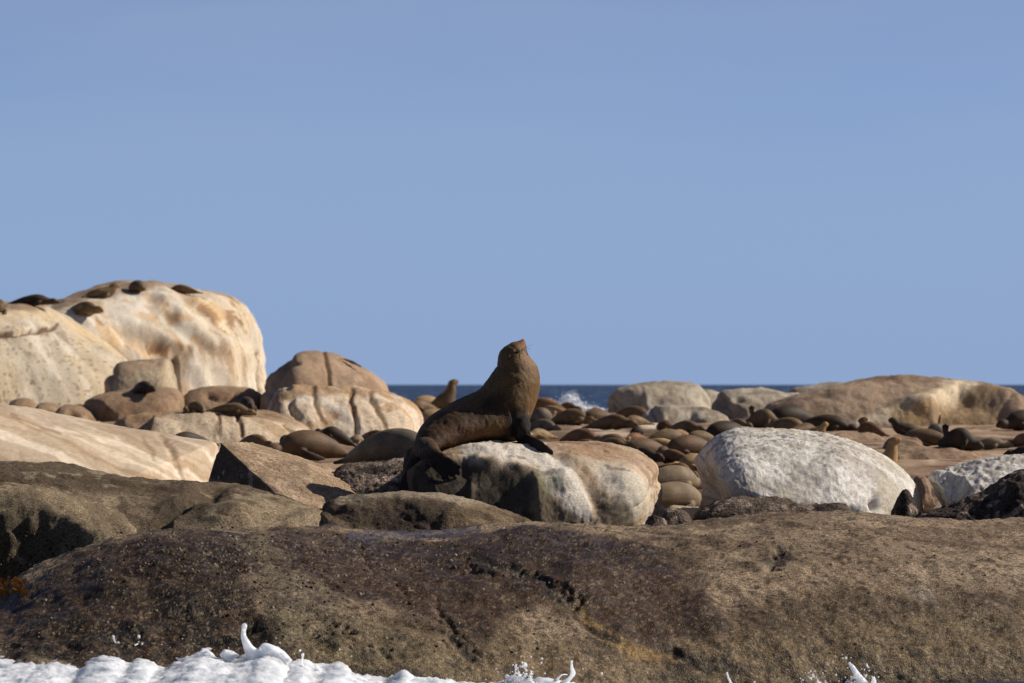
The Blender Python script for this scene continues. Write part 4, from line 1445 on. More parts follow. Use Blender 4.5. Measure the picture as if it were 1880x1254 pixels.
def make_bull():
    secs = [  # back point, belly point, half depth (m), y offset
        ((192, 985), (300, 985), 0.10, -0.52), ((205, 925), (372, 935), 0.19, -0.46), ((228, 845), (455, 893), 0.26, -0.36), ((262, 750), (548, 876), 0.32, -0.24),
        ((330, 668), (650, 856), 0.36, -0.13), ((430, 600), (745, 834), 0.37, -0.06), ((540, 545), (845, 838), 0.36, 0.0), ((625, 507), (930, 838), 0.35, 0.03),
        ((688, 478), (1005, 790), 0.33, 0.05), ((722, 435), (1045, 668), 0.32, 0.05), ((752, 390), (1080, 570), 0.30, 0.05), ((782, 348), (1104, 468), 0.275, 0.05),
        ((804, 315), (1106, 395), 0.245, 0.05), ((811, 288), (1092, 325), 0.22, 0.05), ((815, 255), (1066, 282), 0.20, 0.05), ((824, 222), (1036, 246), 0.175, 0.05),
        ((846, 190), (1024, 212), 0.15, 0.05), ((880, 166), (1019, 192), 0.125, 0.05), ((912, 148), (1016, 176), 0.095, 0.05), ((938, 143), (1012, 162), 0.072, 0.05),
        ((962, 134), (1008, 152), 0.055, 0.05), ((978, 127), (1003, 142), 0.038, 0.05), ((986, 124), (999, 133), 0.02, 0.05)]
    rows = []
    for b, f, d, yo in secs:
        B = W(*Z3(*b), YB + yo)
        Fp = W(*Z3(*f), YB + yo)
        c = 0.5 * (B + Fp)
        u = 0.5 * (B - Fp)
        rows.append(np.r_[c, u, [0, d, 0]])
    parts = [tube(smooth_rings(rows, 5), 32)]

    def pt(zx, zy, Y):
        return W(*Z3(zx, zy), Y)
    # near fore flipper: upper arm hangs from the shoulder, hand laid out to the right on the rock
    tipx, tipy = Z3(1190, 922)
    ys = surf(*Z3(1000, 850), YB - 0.3)
    yt = surf(tipx, tipy, YB - 0.35)
    ysh = YB + 0.02
    arm = [(*pt(962, 610, ysh), 0.09, 0.08), (*pt(982, 700, ysh - .20), 0.07, 0.06), (*pt(986, 762, ysh - .26), 0.055, 0.05), (*pt(975, 808, ys - .05), 0.055, 0.045),
           (*pt(1020, 838, ys - .06), 0.060, 0.032), (*pt(1080, 862, 0.5 * (ys + yt) - .05), 0.058, 0.024), (*pt(1140, 892, yt - .04), 0.048, 0.018), (*pt(1180, 914, yt - .03), 0.032, 0.014), (*pt(1197, 928, yt - .02), 0.012, 0.009)]
    parts.append(flat_limb(arm, [(1, 0, 0), (1, 0, 0), (1, -.2, 0), (.8, -.5, .3), (.35, -.6, .7), (.35, -.5, .8), (.35, -.5, .8), (.35, -.5, .8), (.35, -.5, .8)], 18))
    # far fore flipper, mostly hidden behind
    arm2 = [(*pt(960, 620, YB + 0.28), 0.09, 0.09), (*pt(985, 740, YB + 0.34), 0.07, 0.06), (*pt(1000, 805, YB + 0.38), 0.06, 0.04), (*pt(1030, 815, YB + 0.55), 0.06, 0.025), (*pt(1045, 820, YB + 0.75), 0.03, 0.012)]
    parts.append(flat_limb(arm2, (1, 0, 0), 16))
    # near hind flipper: ankle and five toes turned forward over the rock face
    yh = min(surf(*Z3(x_, y_), YB) for x_ in (380, 440, 500, 550) for y_ in (960, 1010, 1060)) + 0.02
    print('yh', yh, YB)
    ank = [(*pt(300, 880, 0.5 * (yh + YB - .3)), 0.10, 0.10), (*pt(370, 950, yh), 0.085, 0.06), (*pt(420, 985, yh - .04), 0.085, 0.035), (*pt(460, 1010, yh - .05), 0.075, 0.022)]
    parts.append(flat_limb(ank, (0.35, -.1, .93), 18))
    toes = [((395, 950), (470, 965), (562, 1018)), ((400, 970), (480, 995), (560, 1056)), ((405, 990), (470, 1025), (552, 1075)), ((400, 1010), (460, 1050), (525, 1096)), ((385, 1025), (430, 1070), (487, 1122))]
    for i, (a, b, c) in enumerate(toes):
        r = 0.024 if i in (0, 4) else 0.019
        parts.append(flat_limb([(*pt(*a, yh - .03), r, .02), (*pt(*b, yh - .07), r, .017), (*pt(*c, yh - .06), r * 0.45, .008)], (0.4, 0, .9), 10))
    # other hind flipper trailing down the left side of the boulder
    hf = [(*pt(235, 930, YB - 0.42), 0.10, 0.08), (*pt(215, 1000, YB - 0.52), 0.09, 0.05), (*pt(195, 1050, YB - 0.58), 0.075, 0.03), (*pt(165, 1085, YB - 0.6), 0.05, 0.018), (*pt(140, 1108, YB - 0.6), 0.015, 0.009)]
    parts.append(flat_limb(hf, (0.8, -.2, .5), 16))
    hf2 = [(*pt(270, 950, YB - 0.50), 0.09, 0.07), (*pt(240, 1050, YB - 0.66), 0.10, 0.04), (*pt(205, 1140, YB - 0.72), 0.10, 0.028), (*pt(175, 1200, YB - 0.74), 0.09, 0.018), (*pt(150, 1235, YB - 0.74), 0.05, 0.01)]
    parts.append(flat_limb(hf2, (1, -.1, .1), 16))
    me = fuse('seal', parts, 0.0105, 5)
    V = verts_of(me)
    # soft folds of skin and fur lumps
    px, py = to_px(V)
    me.update()
    Nn = np.empty(len(me.vertices) * 3, dtype=np.float32)
    me.vertices.foreach_get('normal', Nn)
    Nn = Nn.reshape(-1, 3).astype(float)
    d = 0.005 * fbm(V * 4, 2, 5) + 0.0035 * fbm(V * np.array([34, 34, 24]), 3, 9) 
    # fold at the nape, hollow of the eye and the mouth line, edge of the shoulder
    for pts, w, dep in (([(914, 673), (925, 676), (938, 677)], 5, -0.010), ([(945, 700), (920, 712), (895, 716)], 9, -0.010), ([(938, 740), (943, 770), (945, 795)], 6, -0.014),
                        ([(968, 628), (968, 640), (969, 650)], 2.4, -0.008), ([(760, 845), (790, 842), (800, 836)], 6, -0.012)):
        ds, _ = seg_dist(px, py, pts)
        d += dep * (1 - sstep(0, w, ds)) * (Nn[:, 1] < 0.3)
    de = np.hypot(px - 949.5, py - 646)
    d += -0.010 * (1 - sstep(1.5, 5.5, de)) * (Nn[:, 1] < 0)
    V2 = V + Nn * d[:, None]
    org = W(930, 812, YB)
    me.vertices.foreach_set('co', np.ascontiguousarray(V2 - org, dtype=np.float32).ravel())
    me.update()
    c = Ctx(V, Nn, 3)
    c.fill(srgb(56, 39, 21), 0.62)
    c.mix(c.nz(2.2, -0.2, 0.5, 4, 1) * 0.5, srgb(44, 31, 17))
    c.mix(c.nz(30, 0.2, 0.7, 3, 41) * 0.4, srgb(92, 67, 36))
    c.mix(c.poly([(900, 650), (940, 620), (985, 655), (1000, 700), (985, 760), (960, 775), (930, 720), (890, 715), (910, 690)], 14, 10, 3) * 0.7, srgb(100, 77, 43))
    c.mix(c.poly([(968, 655), (1000, 680), (1000, 720), (985, 775), (965, 775), (970, 720), (966, 690)], 8, 8, 3) * 0.5, srgb(108, 79, 43))
    c.mix(c.poly([(945, 630), (970, 620), (975, 650), (985, 668), (970, 672), (955, 655)], 6, 4) * 0.7, srgb(124, 93, 60))
    c.mix(c.poly([(955, 625), (968, 622), (974, 650), (966, 650), (958, 640)], 3, 2) * 0.6, srgb(112, 66, 38))
    c.mix(c.line([(966.5, 636), (968.5, 644), (969.5, 651)], 2.2, 0) * 0.8, srgb(40, 24, 18))
    c.mix(c.poly([(800, 780), (930, 770), (945, 800), (900, 815), (790, 830)], 14, 8) * 0.4, srgb(92, 60, 33))
    c.mix(c.nz(5, 0.1, 0.5, 4, 6, (1, 1, 1)) * 0.3, srgb(112, 86, 52))
    fl = np.maximum.reduce([c.poly([(942, 768), (972, 768), (976, 800), (1020, 832), (1012, 842), (960, 815), (940, 805)], 5, 4), c.poly([(725, 905), (752, 835), (800, 828), (862, 858), (858, 885), (800, 900), (760, 925)], 7, 5),
                            sstep(880, 900, py)])
    c.mix(c.poly([(936, 770), (945, 748), (962, 752), (975, 770), (980, 800), (1000, 820), (940, 812), (930, 790)], 8, 5) * 0.85, srgb(34, 27, 22), 0.9)  # shade on the recessed upper arm, painted dark into the coat
    c.mix(fl * 0.92, srgb(34, 29, 27), 0.85)
    c.mix(c.poly([(735, 880), (758, 790), (800, 800), (800, 835), (770, 860)], 18, 8) * 0.55, srgb(46, 36, 26))
    at = me.color_attributes.new('Col', 'FLOAT_COLOR', 'POINT')
    rgba = np.ones((len(V), 4), dtype=np.float32)
    rgba[:, :3] = c.c
    at.data.foreach_set('color', rgba.ravel())
    ra = me.attributes.new('Rough', 'FLOAT', 'POINT')
    ra.data.foreach_set('value', c.r.astype(np.float32))
    o = link('seal', me, M_FUR, org)
    tag(o, 'big brown bull fur seal sitting up with its snout raised, on the streaked boulder', 'seal', 'fur seals of the colony')

    # eye, nose, whiskers, ear
    def ball(name, px_, py_, Yc, r, mat, sc=(1, 1, 1)):
        import bmesh
        bm = bmesh.new()
        bmesh.ops.create_icosphere(bm, subdivisions=2, radius=r)
        for v in bm.verts:
            v.co = Vector((v.co.x * sc[0], v.co.y * sc[1], v.co.z * sc[2]))
        m_ = bpy.data.meshes.new(name)
        bm.to_mesh(m_)
        bm.free()
        m_.polygons.foreach_set('use_smooth', np.ones(len(m_.polygons), dtype=bool))
        m_.materials.append(mat)
        b = bpy.data.objects.new(name, m_)
        COL.objects.link(b)
        b.parent = o
        b.location = Vector(W(px_, py_, Yc)) - Vector(org)
        return b

    sel = (np.hypot(px - 949.5, py - 646) < 3.5)
    ye = V2[sel][:, 1].min() if sel.any() else YB - 0.1
    ball('eye', 949.5, 646, ye + 0.008, 0.013, M_EYE, (0.75, 0.8, 1.5))
    ball('nose', 960.2, 624.6, YB + 0.05, 0.013, M_NOSE, (1.0, 1.4, 0.8))
    sel = (np.hypot(px - 934, py - 655) < 3.5)
    ya = V2[sel][:, 1].min()
    e = ball('ear_flap', 934, 655.5, ya, 0.014, M_FUR, (0.5, 0.6, 1.7))
    ca = e.data.color_attributes.new('Col', 'FLOAT_COLOR', 'POINT')
    ca.data.foreach_set('color', np.tile(np.r_[srgb(98, 74, 50), 1.0].astype(np.float32), len(e.data.vertices)))
    rr_ = e.data.attributes.new('Rough', 'FLOAT', 'POINT')
    rr_.data.foreach_set('value', np.full(len(e.data.vertices), 0.6, dtype=np.float32))
    e.rotation_euler = (0, 0.5, 0)
    sel = (np.hypot(px - 962, py - 640) < 3)
    yw = V2[sel][:, 1].min()
    for k in range(6):
        a = -0.9 + 0.25 * k
        p0 = W(962 + random.uniform(-2, 2), 640 + random.uniform(-3, 3), yw + 0.004)
        L_ = random.uniform(0.08, 0.13)
        pts = [(*p0, .0012, .0012), (*(p0 + [L_ * .3 * math.cos(a), -L_ * .45, L_ * .5 * math.sin(a)]), .001, .001), (*(p0 + [L_ * .7 * math.cos(a), -L_ * .6, L_ * math.sin(a)]), .0004, .0004)]
        v, f = flat_limb(pts, (0, 0, 1), 4)
        m_ = bpy.data.meshes.new('whisker')
        m_.from_pydata([tuple(q - org) for q in v], [], f)
        m_.materials.append(M_WHISKER)
        b = bpy.data.objects.new('whisker', m_)
        COL.objects.link(b)
        b.parent = o


make_bull()


# ---- the herd: a few poses, copied and fitted one by one
def spine_tube(pts, seg=24):
    """pts: x,y,z,halfwidth,halfheight along the body"""
    p = np.array(pts, float)
    rows = []
    for i in range(len(p)):
        t = p[min(i + 1, len(p) - 1), :3] - p[max(i - 1, 0), :3]
        t /= np.linalg.norm(t) + 1e-9
        up = np.array([0, 0, 1.0])
        side = np.cross(up, t)
        if np.linalg.norm(side) < 0.15:
            side = np.array([0, 1.0, 0])
        side /= np.linalg.norm(side)
        v = np.cross(t, side)
        rows.append(np.r_[p[i, :3], side * p[i, 3], v * p[i, 4]])
    return tube(smooth_rings(rows, 5), seg)


def fl(pts, wd=(1, 0, 0)):
    return flat_limb(pts, wd, 12)


def toes(x, y, z, dx, dy, dz, spread):
    out = []
    d = np.array([dx, dy, dz], float)
    s = np.array(spread, float)
    for k in range(5):
        e = np.array([x, y, z]) + d * (1.0 - 0.08 * abs(k - 2)) + s * (k - 2)
        m_ = np.array([x, y, z]) + d * 0.5 + s * (k - 2) * 0.5
        out.append(fl([(x, y, z, .03, .025), (*m_, .022, .016), (*e, .010, .008)], np.array(spread) + [0.001, 0, 0]))
    return out


POSES = {}


def pose(name, parts, voxel=0.02, sm=4, tone=None, stretch=1.0):
    me = fuse('seal', parts, voxel, sm)
    V = verts_of(me)
    V[:, 2] -= V[:, 2].min()
    me.vertices.foreach_set('co', np.ascontiguousarray(V, dtype=np.float32).ravel())
    me.update()
    t = np.ones(len(V))
    if tone:
        t = tone(V)
    if stretch != 1.0:
        V[:, 0] *= stretch
        me.vertices.foreach_set('co', np.ascontiguousarray(V, dtype=np.float32).ravel())
        me.update()
    ra = me.attributes.new('Tone', 'FLOAT', 'POINT')
    ra.data.foreach_set('value', t.astype(np.float32))
    me.materials.append(M_HERD)
    POSES[name] = (me, V)


def flipper_tone(V):
    # bare dark flippers and a darker belly line, paler face
    out = np.ones(len(V))
    out *= 1 - 0.6 * sstep(0.27, 0.36, np.abs(V[:, 1]))
    out *= 1 - 0.5 * sstep(-0.72, -0.85, V[:, 0])
    out *= 1 + 0.25 * sstep(0.55, 0.75, V[:, 0])
    return out


HIND = lambda: [fl([(-.64, .05, .11, .07, .06), (-.76, .10, .07, .07, .04), (-.88, .15, .04, .06, .02)], (0, 1, 0)), fl([(-.64, -.05, .11, .07, .06), (-.76, -.10, .07, .07, .04), (-.88, -.17, .04, .06, .02)], (0, 1, 0))]
FORE = lambda x, z, k=1.0: [fl([(x, s * .15, z + .03, .10, .07), (x - .08, s * .27, z * .75, .095, .045), (x - .22, s * .33, z * .4, .08, .028), (x - .36, s * .35 * k, .03, .05, .016), (x - .44, s * .36 * k, .02, .02, .01)], (.4, 0, .9)) for s in (1, -1)]

LONG = 1.30
HEAD = [(.50, 0, .175, .145, .14), (.57, 0, .175, .135, .13), (.64, 0, .18, .14, .135), (.70, 0, .172, .125, .12), (.745, 0, .155, .09, .085), (.79, 0, .145, .075, .07), (.825, 0, .14, .05, .05), (.84, 0, .14, .025, .03)]
pose('lie', [spine_tube([(-.74, 0, .08, .05, .045), (-.68, 0, .095, .085, .07), (-.56, 0, .12, .115, .105), (-.38, 0, .165, .165, .155), (-.14, 0, .215, .225, .205), (.10, 0, .245, .25, .235), (.27, 0, .23, .225, .215),
                         (.40, 0, .195, .175, .17)] + HEAD)] + HIND() + FORE(.26, .14), tone=flipper_tone, voxel=.017, stretch=LONG)
pose('lie_fat', [spine_tube([(-.74, 0, .09, .06, .05), (-.68, 0, .115, .105, .09), (-.56, 0, .155, .15, .135), (-.38, 0, .215, .215, .20), (-.12, 0, .275, .28, .265), (.12, 0, .285, .295, .275), (.29, 0, .26, .255, .24),
                             (.41, 0, .21, .19, .185)] + HEAD)] + HIND() + FORE(.28, .15), tone=flipper_tone, voxel=.017, stretch=1.25)
pose('head_up', [spine_tube([(-.76, 0, .09, .05, .04), (-.6, 0, .12, .12, .10), (-.4, 0, .18, .20, .17), (-.15, 0, .23, .25, .22), (.1, 0, .25, .26, .24), (.28, 0, .29, .24, .25), (.40, 0, .37, .205, .215), (.47, 0, .46, .175, .18), (.54, 0, .53, .155, .155), (.63, 0, .565, .13, .125), (.72, 0, .56, .08, .085), (.78, 0, .555, .04, .045)])]
     + HIND() + FORE(.26, .14), tone=flipper_tone)
pose('sit', [spine_tube([(-.62, 0, .08, .06, .05), (-.5, 0, .13, .14, .12), (-.3, 0, .21, .22, .20), (-.08, 0, .30, .27, .27), (.1, 0, .42, .26, .26), (.2, 0, .56, .225, .23),
                         (.25, 0, .70, .19, .19), (.27, 0, .82, .165, .16), (.30, 0, .91, .15, .145), (.38, 0, .96, .125, .115), (.47, 0, .98, .075, .075), (.53, 0, .985, .04, .04)])]
     + [fl([(-.55, s * .06, .1, .06, .05), (-.68, s * .14, .04, .06, .025), (-.8, s * .22, .02, .05, .014)], (0, 1, 0)) for s in (1, -1)]
     + [fl([(.14, s * .15, .42, .09, .06), (.2, s * .22, .2, .07, .04), (.22, s * .26, .05, .06, .03), (.3, s * .36, .02, .055, .018), (.38, s * .44, .015, .03, .01)], (1, 0, 0)) for s in (1, -1)], tone=None)
pose('look_back', [spine_tube([(-.76, 0, .09, .05, .04), (-.6, 0, .12, .12, .10), (-.4, 0, .19, .21, .18), (-.12, 0, .25, .27, .24), (.12, 0, .26, .27, .25), (.3, .02, .28, .22, .22),
                               (.38, .04, .35, .195, .20), (.36, .05, .44, .165, .17), (.30, .04, .51, .15, .145), (.22, .02, .555, .12, .12), (.13, .0, .585, .065, .065), (.07, 0, .58, .03, .03)])]
     + HIND() + FORE(.26, .14), tone=flipper_tone)
pose('curl', [spine_tube([(-.55, .28, .08, .05, .05), (-.5, .12, .13, .13, .11), (-.36, -.02, .20, .21, .19), (-.12, -.10, .26, .26, .255), (.13, -.06, .25, .25, .245), (.30, .08, .21, .20, .19),
                          (.36, .24, .17, .15, .145), (.32, .37, .15, .125, .12), (.22, .46, .13, .10, .095), (.12, .50, .10, .06, .055), (.07, .51, .09, .03, .03)])]
     + FORE(.1, .12, .8), tone=None)
pose('ball', [spine_tube([(-.42, 0, .12, .08, .07), (-.34, 0, .18, .17, .15), (-.2, 0, .25, .25, .22), (.0, 0, .30, .28, .28), (.18, 0, .28, .25, .26), (.30, 0, .22, .19, .2),
                          (.38, 0, .14, .14, .13), (.40, 0, .08, .09, .07)])] + FORE(.1, .12, .75), tone=None)
pose('roll', [spine_tube([(-.76, 0, .16, .05, .05), (-.6, 0, .16, .12, .11), (-.4, 0, .2, .2, .18), (-.15, 0, .24, .25, .23), (.1, 0, .24, .26, .235), (.3, 0, .2, .21, .19),
                          (.45, 0, .15, .15, .14), (.56, 0, .13, .12, .115), (.67, 0, .12, .1, .1), (.76, 0, .10, .065, .06), (.82, 0, .09, .03, .03)])]
     + [fl([(-.50, 0, .22, .10, .08), (-.50, 0, .32, .075, .05), (-.50, 0, .42, .085, .035)], (1, 0, 0))] + [q for k in range(5) for q in [fl([(-.50 + (k - 2) * .034, 0, .38, .024, .03), (-.50 + (k - 2) * .048, 0, .48, .024, .025), (-.50 + (k - 2) * .058, 0, .57 - .02 * abs(k - 2), .016, .015)], (1, 0, 0))]]
     + [fl([(.2, -.2, .22, .09, .05), (.16, -.29, .16, .09, .03), (.08, -.33, .08, .07, .02), (.02, -.34, .03, .03, .012)], (1, 0, 0)),
        fl([(.2, .14, .2, .08, .05), (.14, .3, .12, .07, .03), (0, .42, .03, .06, .016)], (1, 0, 0))], tone=lambda V: 1 - 0.7 * sstep(.42, .5, V[:, 2]))
pose('roll_fore', [spine_tube([(-.76, 0, .12, .05, .05), (-.6, 0, .14, .12, .11), (-.4, 0, .2, .2, .18), (-.15, 0, .24, .25, .23), (.1, 0, .24, .26, .235), (.3, 0, .2, .21, .19),
                               (.45, 0, .15, .15, .14), (.56, 0, .13, .12, .115), (.67, 0, .12, .1, .1), (.76, 0, .10, .065, .06), (.82, 0, .09, .03, .03)])]
     + [fl([(.2, 0, .38, .10, .07), (.17, 0, .52, .085, .04), (.20, 0, .66, .07, .025), (.26, 0, .78, .03, .012)], (1, 0, 0))] + HIND()
     + [fl([(.2, .14, .2, .08, .05), (.14, .3, .12, .07, .03), (0, .42, .03, .06, .016)], (1, 0, 0))], tone=lambda V: 1 - 0.4 * sstep(.5, .6, V[:, 2]))

TONES = {
    'dark': (0.046, 0.029, 0.016), 'black': (0.024, 0.017, 0.012), 'brown': (0.135, 0.078, 0.036), 'red': (0.155, 0.078, 0.036), 'rust': (0.24, 0.115, 0.045), 'olive': (0.165, 0.105, 0.047),
    'tan': (0.31, 0.20, 0.090), 'gold': (0.40, 0.245, 0.095), 'grey': (0.140, 0.112, 0.074), 'greytan': (0.25, 0.178, 0.100)}
GAPS = []


def seal(ps, box, yaw, tone, label, Y=None, pitch=0.0, hidden=False):
    me, V = POSES[ps]
    x0, y0, x1, y1 = box
    if ps == 'ball' and hidden is False and not pitch and 'hump' not in label:
        ps = 'lie_fat'
        me, V = POSES[ps]
    if ps in ('lie', 'lie_fat') and hidden is False and not pitch:
        need = 3.0 * (y1 - y0) - (x1 - x0)
        if need > 0:
            f_ = rng.uniform(0.25, 0.75)
            x0 -= need * f_
            x1 += need * (1 - f_)
    Yg = Y if Y else ground_y(y1)
    if hidden == 'rock':
        for q in range(0, 40):
            h = surf(0.5 * (x0 + x1), y1 - 1 + q * 0.5, 999)
            if h < 150:
                break
        Yg = h + 0.12
    a = math.radians(yaw)
    if ps in ('lie', 'lie_fat') and not pitch:
        # a short, tall outline is a body seen foreshortened: turn it instead of squashing it
        side = -1 if rng.random() < 0.65 else 1
        right = math.cos(a) > 0
        hb, wb = float(y1 - y0), float(x1 - x0)
        for phi in range(0, 80, 4):
            t = math.radians(phi)
            a = side * t if right else math.pi - side * t
            wv = np.ptp(V[:, 0] * math.cos(a) - V[:, 1] * math.sin(a))
            if hb / wb * wv / np.ptp(V[:, 2]) < 1.12:
                break
    p = math.radians(pitch)
    Rz = np.array([[math.cos(a), -math.sin(a), 0], [math.sin(a), math.cos(a), 0], [0, 0, 1]])
    Ry = np.array([[math.cos(p), 0, math.sin(p)], [0, 1, 0], [-math.sin(p), 0, math.cos(p)]])
    R = Ry @ Rz

    def fit(Yc):
        Vr = V @ Rz.T
        w = np.ptp(Vr[:, 0])
        h = np.ptp(Vr[:, 2])
        s = (x1 - x0) * K * Yc / w
        if pitch:
            hh = (y1 - y0) * K * Yc - abs(math.sin(p)) * (x1 - x0) * K * Yc * 0.8
            kz = hh / (h * s)
        else:
            kz = (y1 - y0) * K * Yc / (h * s)
        kz = float(np.clip(kz, 0.55, 1.7))
        Vs = (V * np.array([s, s, s * kz])) @ R.T
        mn, mx = Vs.min(0), Vs.max(0)
        X = (0.5 * (x0 + x1) - 940) * K * Yc - 0.5 * (mn[0] + mx[0])
        Zt = CAMZ - (y0 - 706) * K * Yc
        return s, kz, X, Zt - mx[2], Vs

    best = None
    cands = [0] + [sgn * d for d in np.arange(0.4, 7.1, 0.4) for sgn in (1, -1)]
    cands = cands if not hidden else [0]
    for dY in cands:
        Yc = Yg + dY * (1.0 if Yg > 80 else 0.3)
        s, kz, X, Zo, Vs = fit(Yc)
        zg = drop(X + 0.5 * (Vs[:, 0].min() + Vs[:, 0].max()), Yc, 8.0)
        gap = Zo + Vs[:, 2].min() - zg
        score = abs(gap + 0.012) + abs(dY) * 0.008
        if best is None or score < best[0]:
            best = (score, Yc, s, kz, X, Zo, gap)
    _, Yc, s, kz, X, Zo, gap = best
    GAPS.append((label, round(gap, 2), round(Yc, 1)))
    if gap > 0.03 and hidden is not True:
        Zo -= gap + 0.01

    o = bpy.data.objects.new('seal', me)
    COL.objects.link(o)
    o.location = (X, Yc, Zo)
    o.rotation_mode = 'XYZ'
    o.rotation_euler = (0, p, a) if not pitch else (0, 0, a)
    if pitch:
        from mathutils import Matrix
        M = Matrix(R.tolist()).to_euler('XYZ')
        o.rotation_euler = M
    o.scale = (s, s, s * kz)
    t = np.array(TONES[tone]) * rng.uniform(0.88, 1.14)
    o.color = (*t, 1)
    tag(o, label, 'seal', 'fur seals of the colony')
    return o


# cliff tops, left
seal('ball', (-16, 549, 13, 577), 90, 'brown', 'brown seal half cut off by the left edge, on top of the tall cliff', 121.0, hidden='rock')
seal('lie', (8, 540, 109, 562), 0, 'dark', 'dark seal stretched out along the skyline above the tall left cliff', 125.6, hidden='rock')
seal('lie', (106, 553, 193, 580), -6, 'olive', 'olive seal lying on the pale shoulder just below the cliff skyline', 125.6, hidden='rock')
seal('head_up', (149, 519, 220, 548), 14, 'olive', 'olive seal on the cream dome summit, head lifted to the right', 125.6, hidden='rock')
seal('ball', (232, 514, 269, 538), -60, 'olive', 'olive brown seal hunched in a lump at the very top of the cream dome', 125.6, hidden='rock')
seal('lie', (300, 522, 374, 541), 176, 'olive', 'seal lying flat on the right end of the cream dome summit', 125.6, hidden='rock')
seal('lie', (228, 699, 289, 724), 5, 'dark', 'dark seal asleep in front of the blocky grey tan boulder', hidden='rock')
seal('curl', (336, 736, 378, 760), 160, 'olive', 'small curled olive seal, leftmost of those on the white fronted ledge', hidden='rock')
seal('lie', (426, 728, 472, 760), -20, 'dark', 'seal lying behind the long drooping seal on the white fronted ledge', hidden='rock')
seal('lie', (377, 733, 472, 766), -6, 'olive', 'long seal with its head drooping over the edge of the white fronted ledge', pitch=7, hidden='rock')
seal('lie', (300, 792, 402, 822), 176, 'dark', 'dark seal lying just behind the crest of the smooth pale slope')
seal('lie_fat', (430, 797, 502, 824), 6, 'brown', 'brown seal behind the apex of the split wedge rock')
seal('ball', (511, 798, 534, 818), 60, 'dark', 'tiny dark seal hump peeping out left of the large brown sleeper')
seal('lie', (572, 775, 658, 822), 196, 'dark', 'dark seal with raised shoulders behind the large brown sleeper', pitch=14)
seal('lie_fat', (494, 789, 650, 846), 184, 'brown', 'large plain brown seal asleep between the split wedge rock and the grey seal')
seal('lie', (645, 789, 722, 812), 4, 'red', 'reddish seal in the gap above the grey seal back')
seal('ball', (640, 798, 668, 815), 40, 'greytan', 'small pale grey seal hump just left of the grey seal back')
seal('lie_fat', (628, 786, 812, 858), 4, 'grey', 'plump grey seal lying behind the bull seal, its head hidden', 51.0)
seal('lie', (622, 657, 666, 676), 0, 'dark', 'dark seal lying head down on the right slope of the tan rock cap', 111.5, pitch=24, hidden='rock')
# behind the bull
seal('lie_fat', (748, 716, 818, 745), 186, 'tan', 'tan seal lying against the sea, left of the upright seal behind the bull')
seal('sit', (772, 696, 842, 756), 12, 'olive', 'upright seal with a stretched neck seen against the sea left of the bull')
seal('lie', (752, 734, 800, 760), 190, 'brown', 'brown seal lying below the tan seal left of the bull')
seal('lie_fat', (764, 750, 830, 786), 170, 'tan', 'tan rump of a seal showing just over the back of the bull')
seal('lie', (826, 717, 880, 745), 10, 'dark', 'dark seal on the sea skyline close behind the neck of the upright seal')
# right of the bull, back row
seal('lie', (1008, 738, 1066, 760), -4, 'brown', 'dark brown seal along the skyline below the breaking wave')
seal('lie_fat', (972, 730, 1032, 762), 172, 'rust', 'rusty seal lying at the chest of the bull, on the skyline')
seal('curl', (966, 748, 1014, 780), 20, 'grey', 'grey brown seal curled below the rusty seal')
seal('lie_fat', (1008, 750, 1070, 782), 20, 'olive', 'dark bellied seal with its pale rump turned to the right, under the breaking wave')
seal('lie', (1062, 748, 1108, 768), 0, 'red', 'small reddish seal on the skyline beneath the right end of the breaking wave')
seal('lie_fat', (1072, 751, 1142, 782), 176, 'brown', 'brown seal in the middle of the back row, overlapped by a longer seal')
seal('lie', (1066, 760, 1172, 790), -8, 'brown', 'long dark brown seal facing right above the bare sunlit ground')
seal('lie_fat', (1112, 745, 1207, 775), -4, 'brown', 'big brown seal lying in front of the grey barnacled boulder')
seal('ball', (968, 769, 1012, 794), 0, 'grey', 'grey seal sleeping right beside the chest of the bull')
seal('lie', (968, 786, 1026, 808), 175, 'tan', 'pale tan seal just above the fore flipper of the bull')
seal('lie_fat', (1016, 786, 1112, 818), 0, 'red', 'smooth reddish brown seal lying below the bare sunlit ground')
seal('lie_fat', (1078, 796, 1162, 826), 8, 'olive', 'olive seal in front of the smooth reddish brown seal, tail left')
seal('head_up', (1122, 801, 1158, 826), 0, 'tan', 'small tan faced seal peering over the rusty end of the streaked boulder')
seal('lie', (1150, 794, 1200, 816), 170, 'rust', 'rusty slim seal between the tan faced seal and the rounded olive grey seal')
seal('ball', (1188, 787, 1240, 820), 10, 'olive', 'rounded olive grey seal at the middle of the crowd, back to the sea')
seal('lie', (1208, 771, 1296, 800), -6, 'brown', 'dark brown seal lying under the low grey rock with the blue shaded front')
seal('curl', (1228, 788, 1274, 814), 200, 'tan', 'tan curled seal with a bright back, right of the rounded olive grey seal')
seal('lie_fat', (1142, 804, 1232, 845), 176, 'brown', 'brown seal behind the golden curled seal')
seal('ball', (1170, 804, 1223, 842), -30, 'gold', 'golden curled seal with its head tucked down, brightest of the crowd')
seal('lie_fat', (1218, 798, 1320, 845), 168, 'brown', 'large brown seal with two pale spots, beside the large white boulder')
seal('lie', (1145, 820, 1206, 852), 0, 'dark', 'dark brown seal directly behind the rusty end of the streaked boulder')
seal('lie_fat', (1236, 832, 1310, 866), 175, 'tan', 'tan seal pressed against the shaded side of the large white boulder')
seal('lie', (1196, 836, 1284, 880), 0, 'brown', 'brown seal behind the rusty orange seal in the gap', pitch=10)
seal('lie', (1182, 838, 1276, 882), -4, 'rust', 'rusty orange seal lying across the gap between the two pale boulders', pitch=10)
seal('lie_fat', (1176, 854, 1284, 905), -6, 'greytan', 'grey tan seal back in the gap, second up from the bottom')
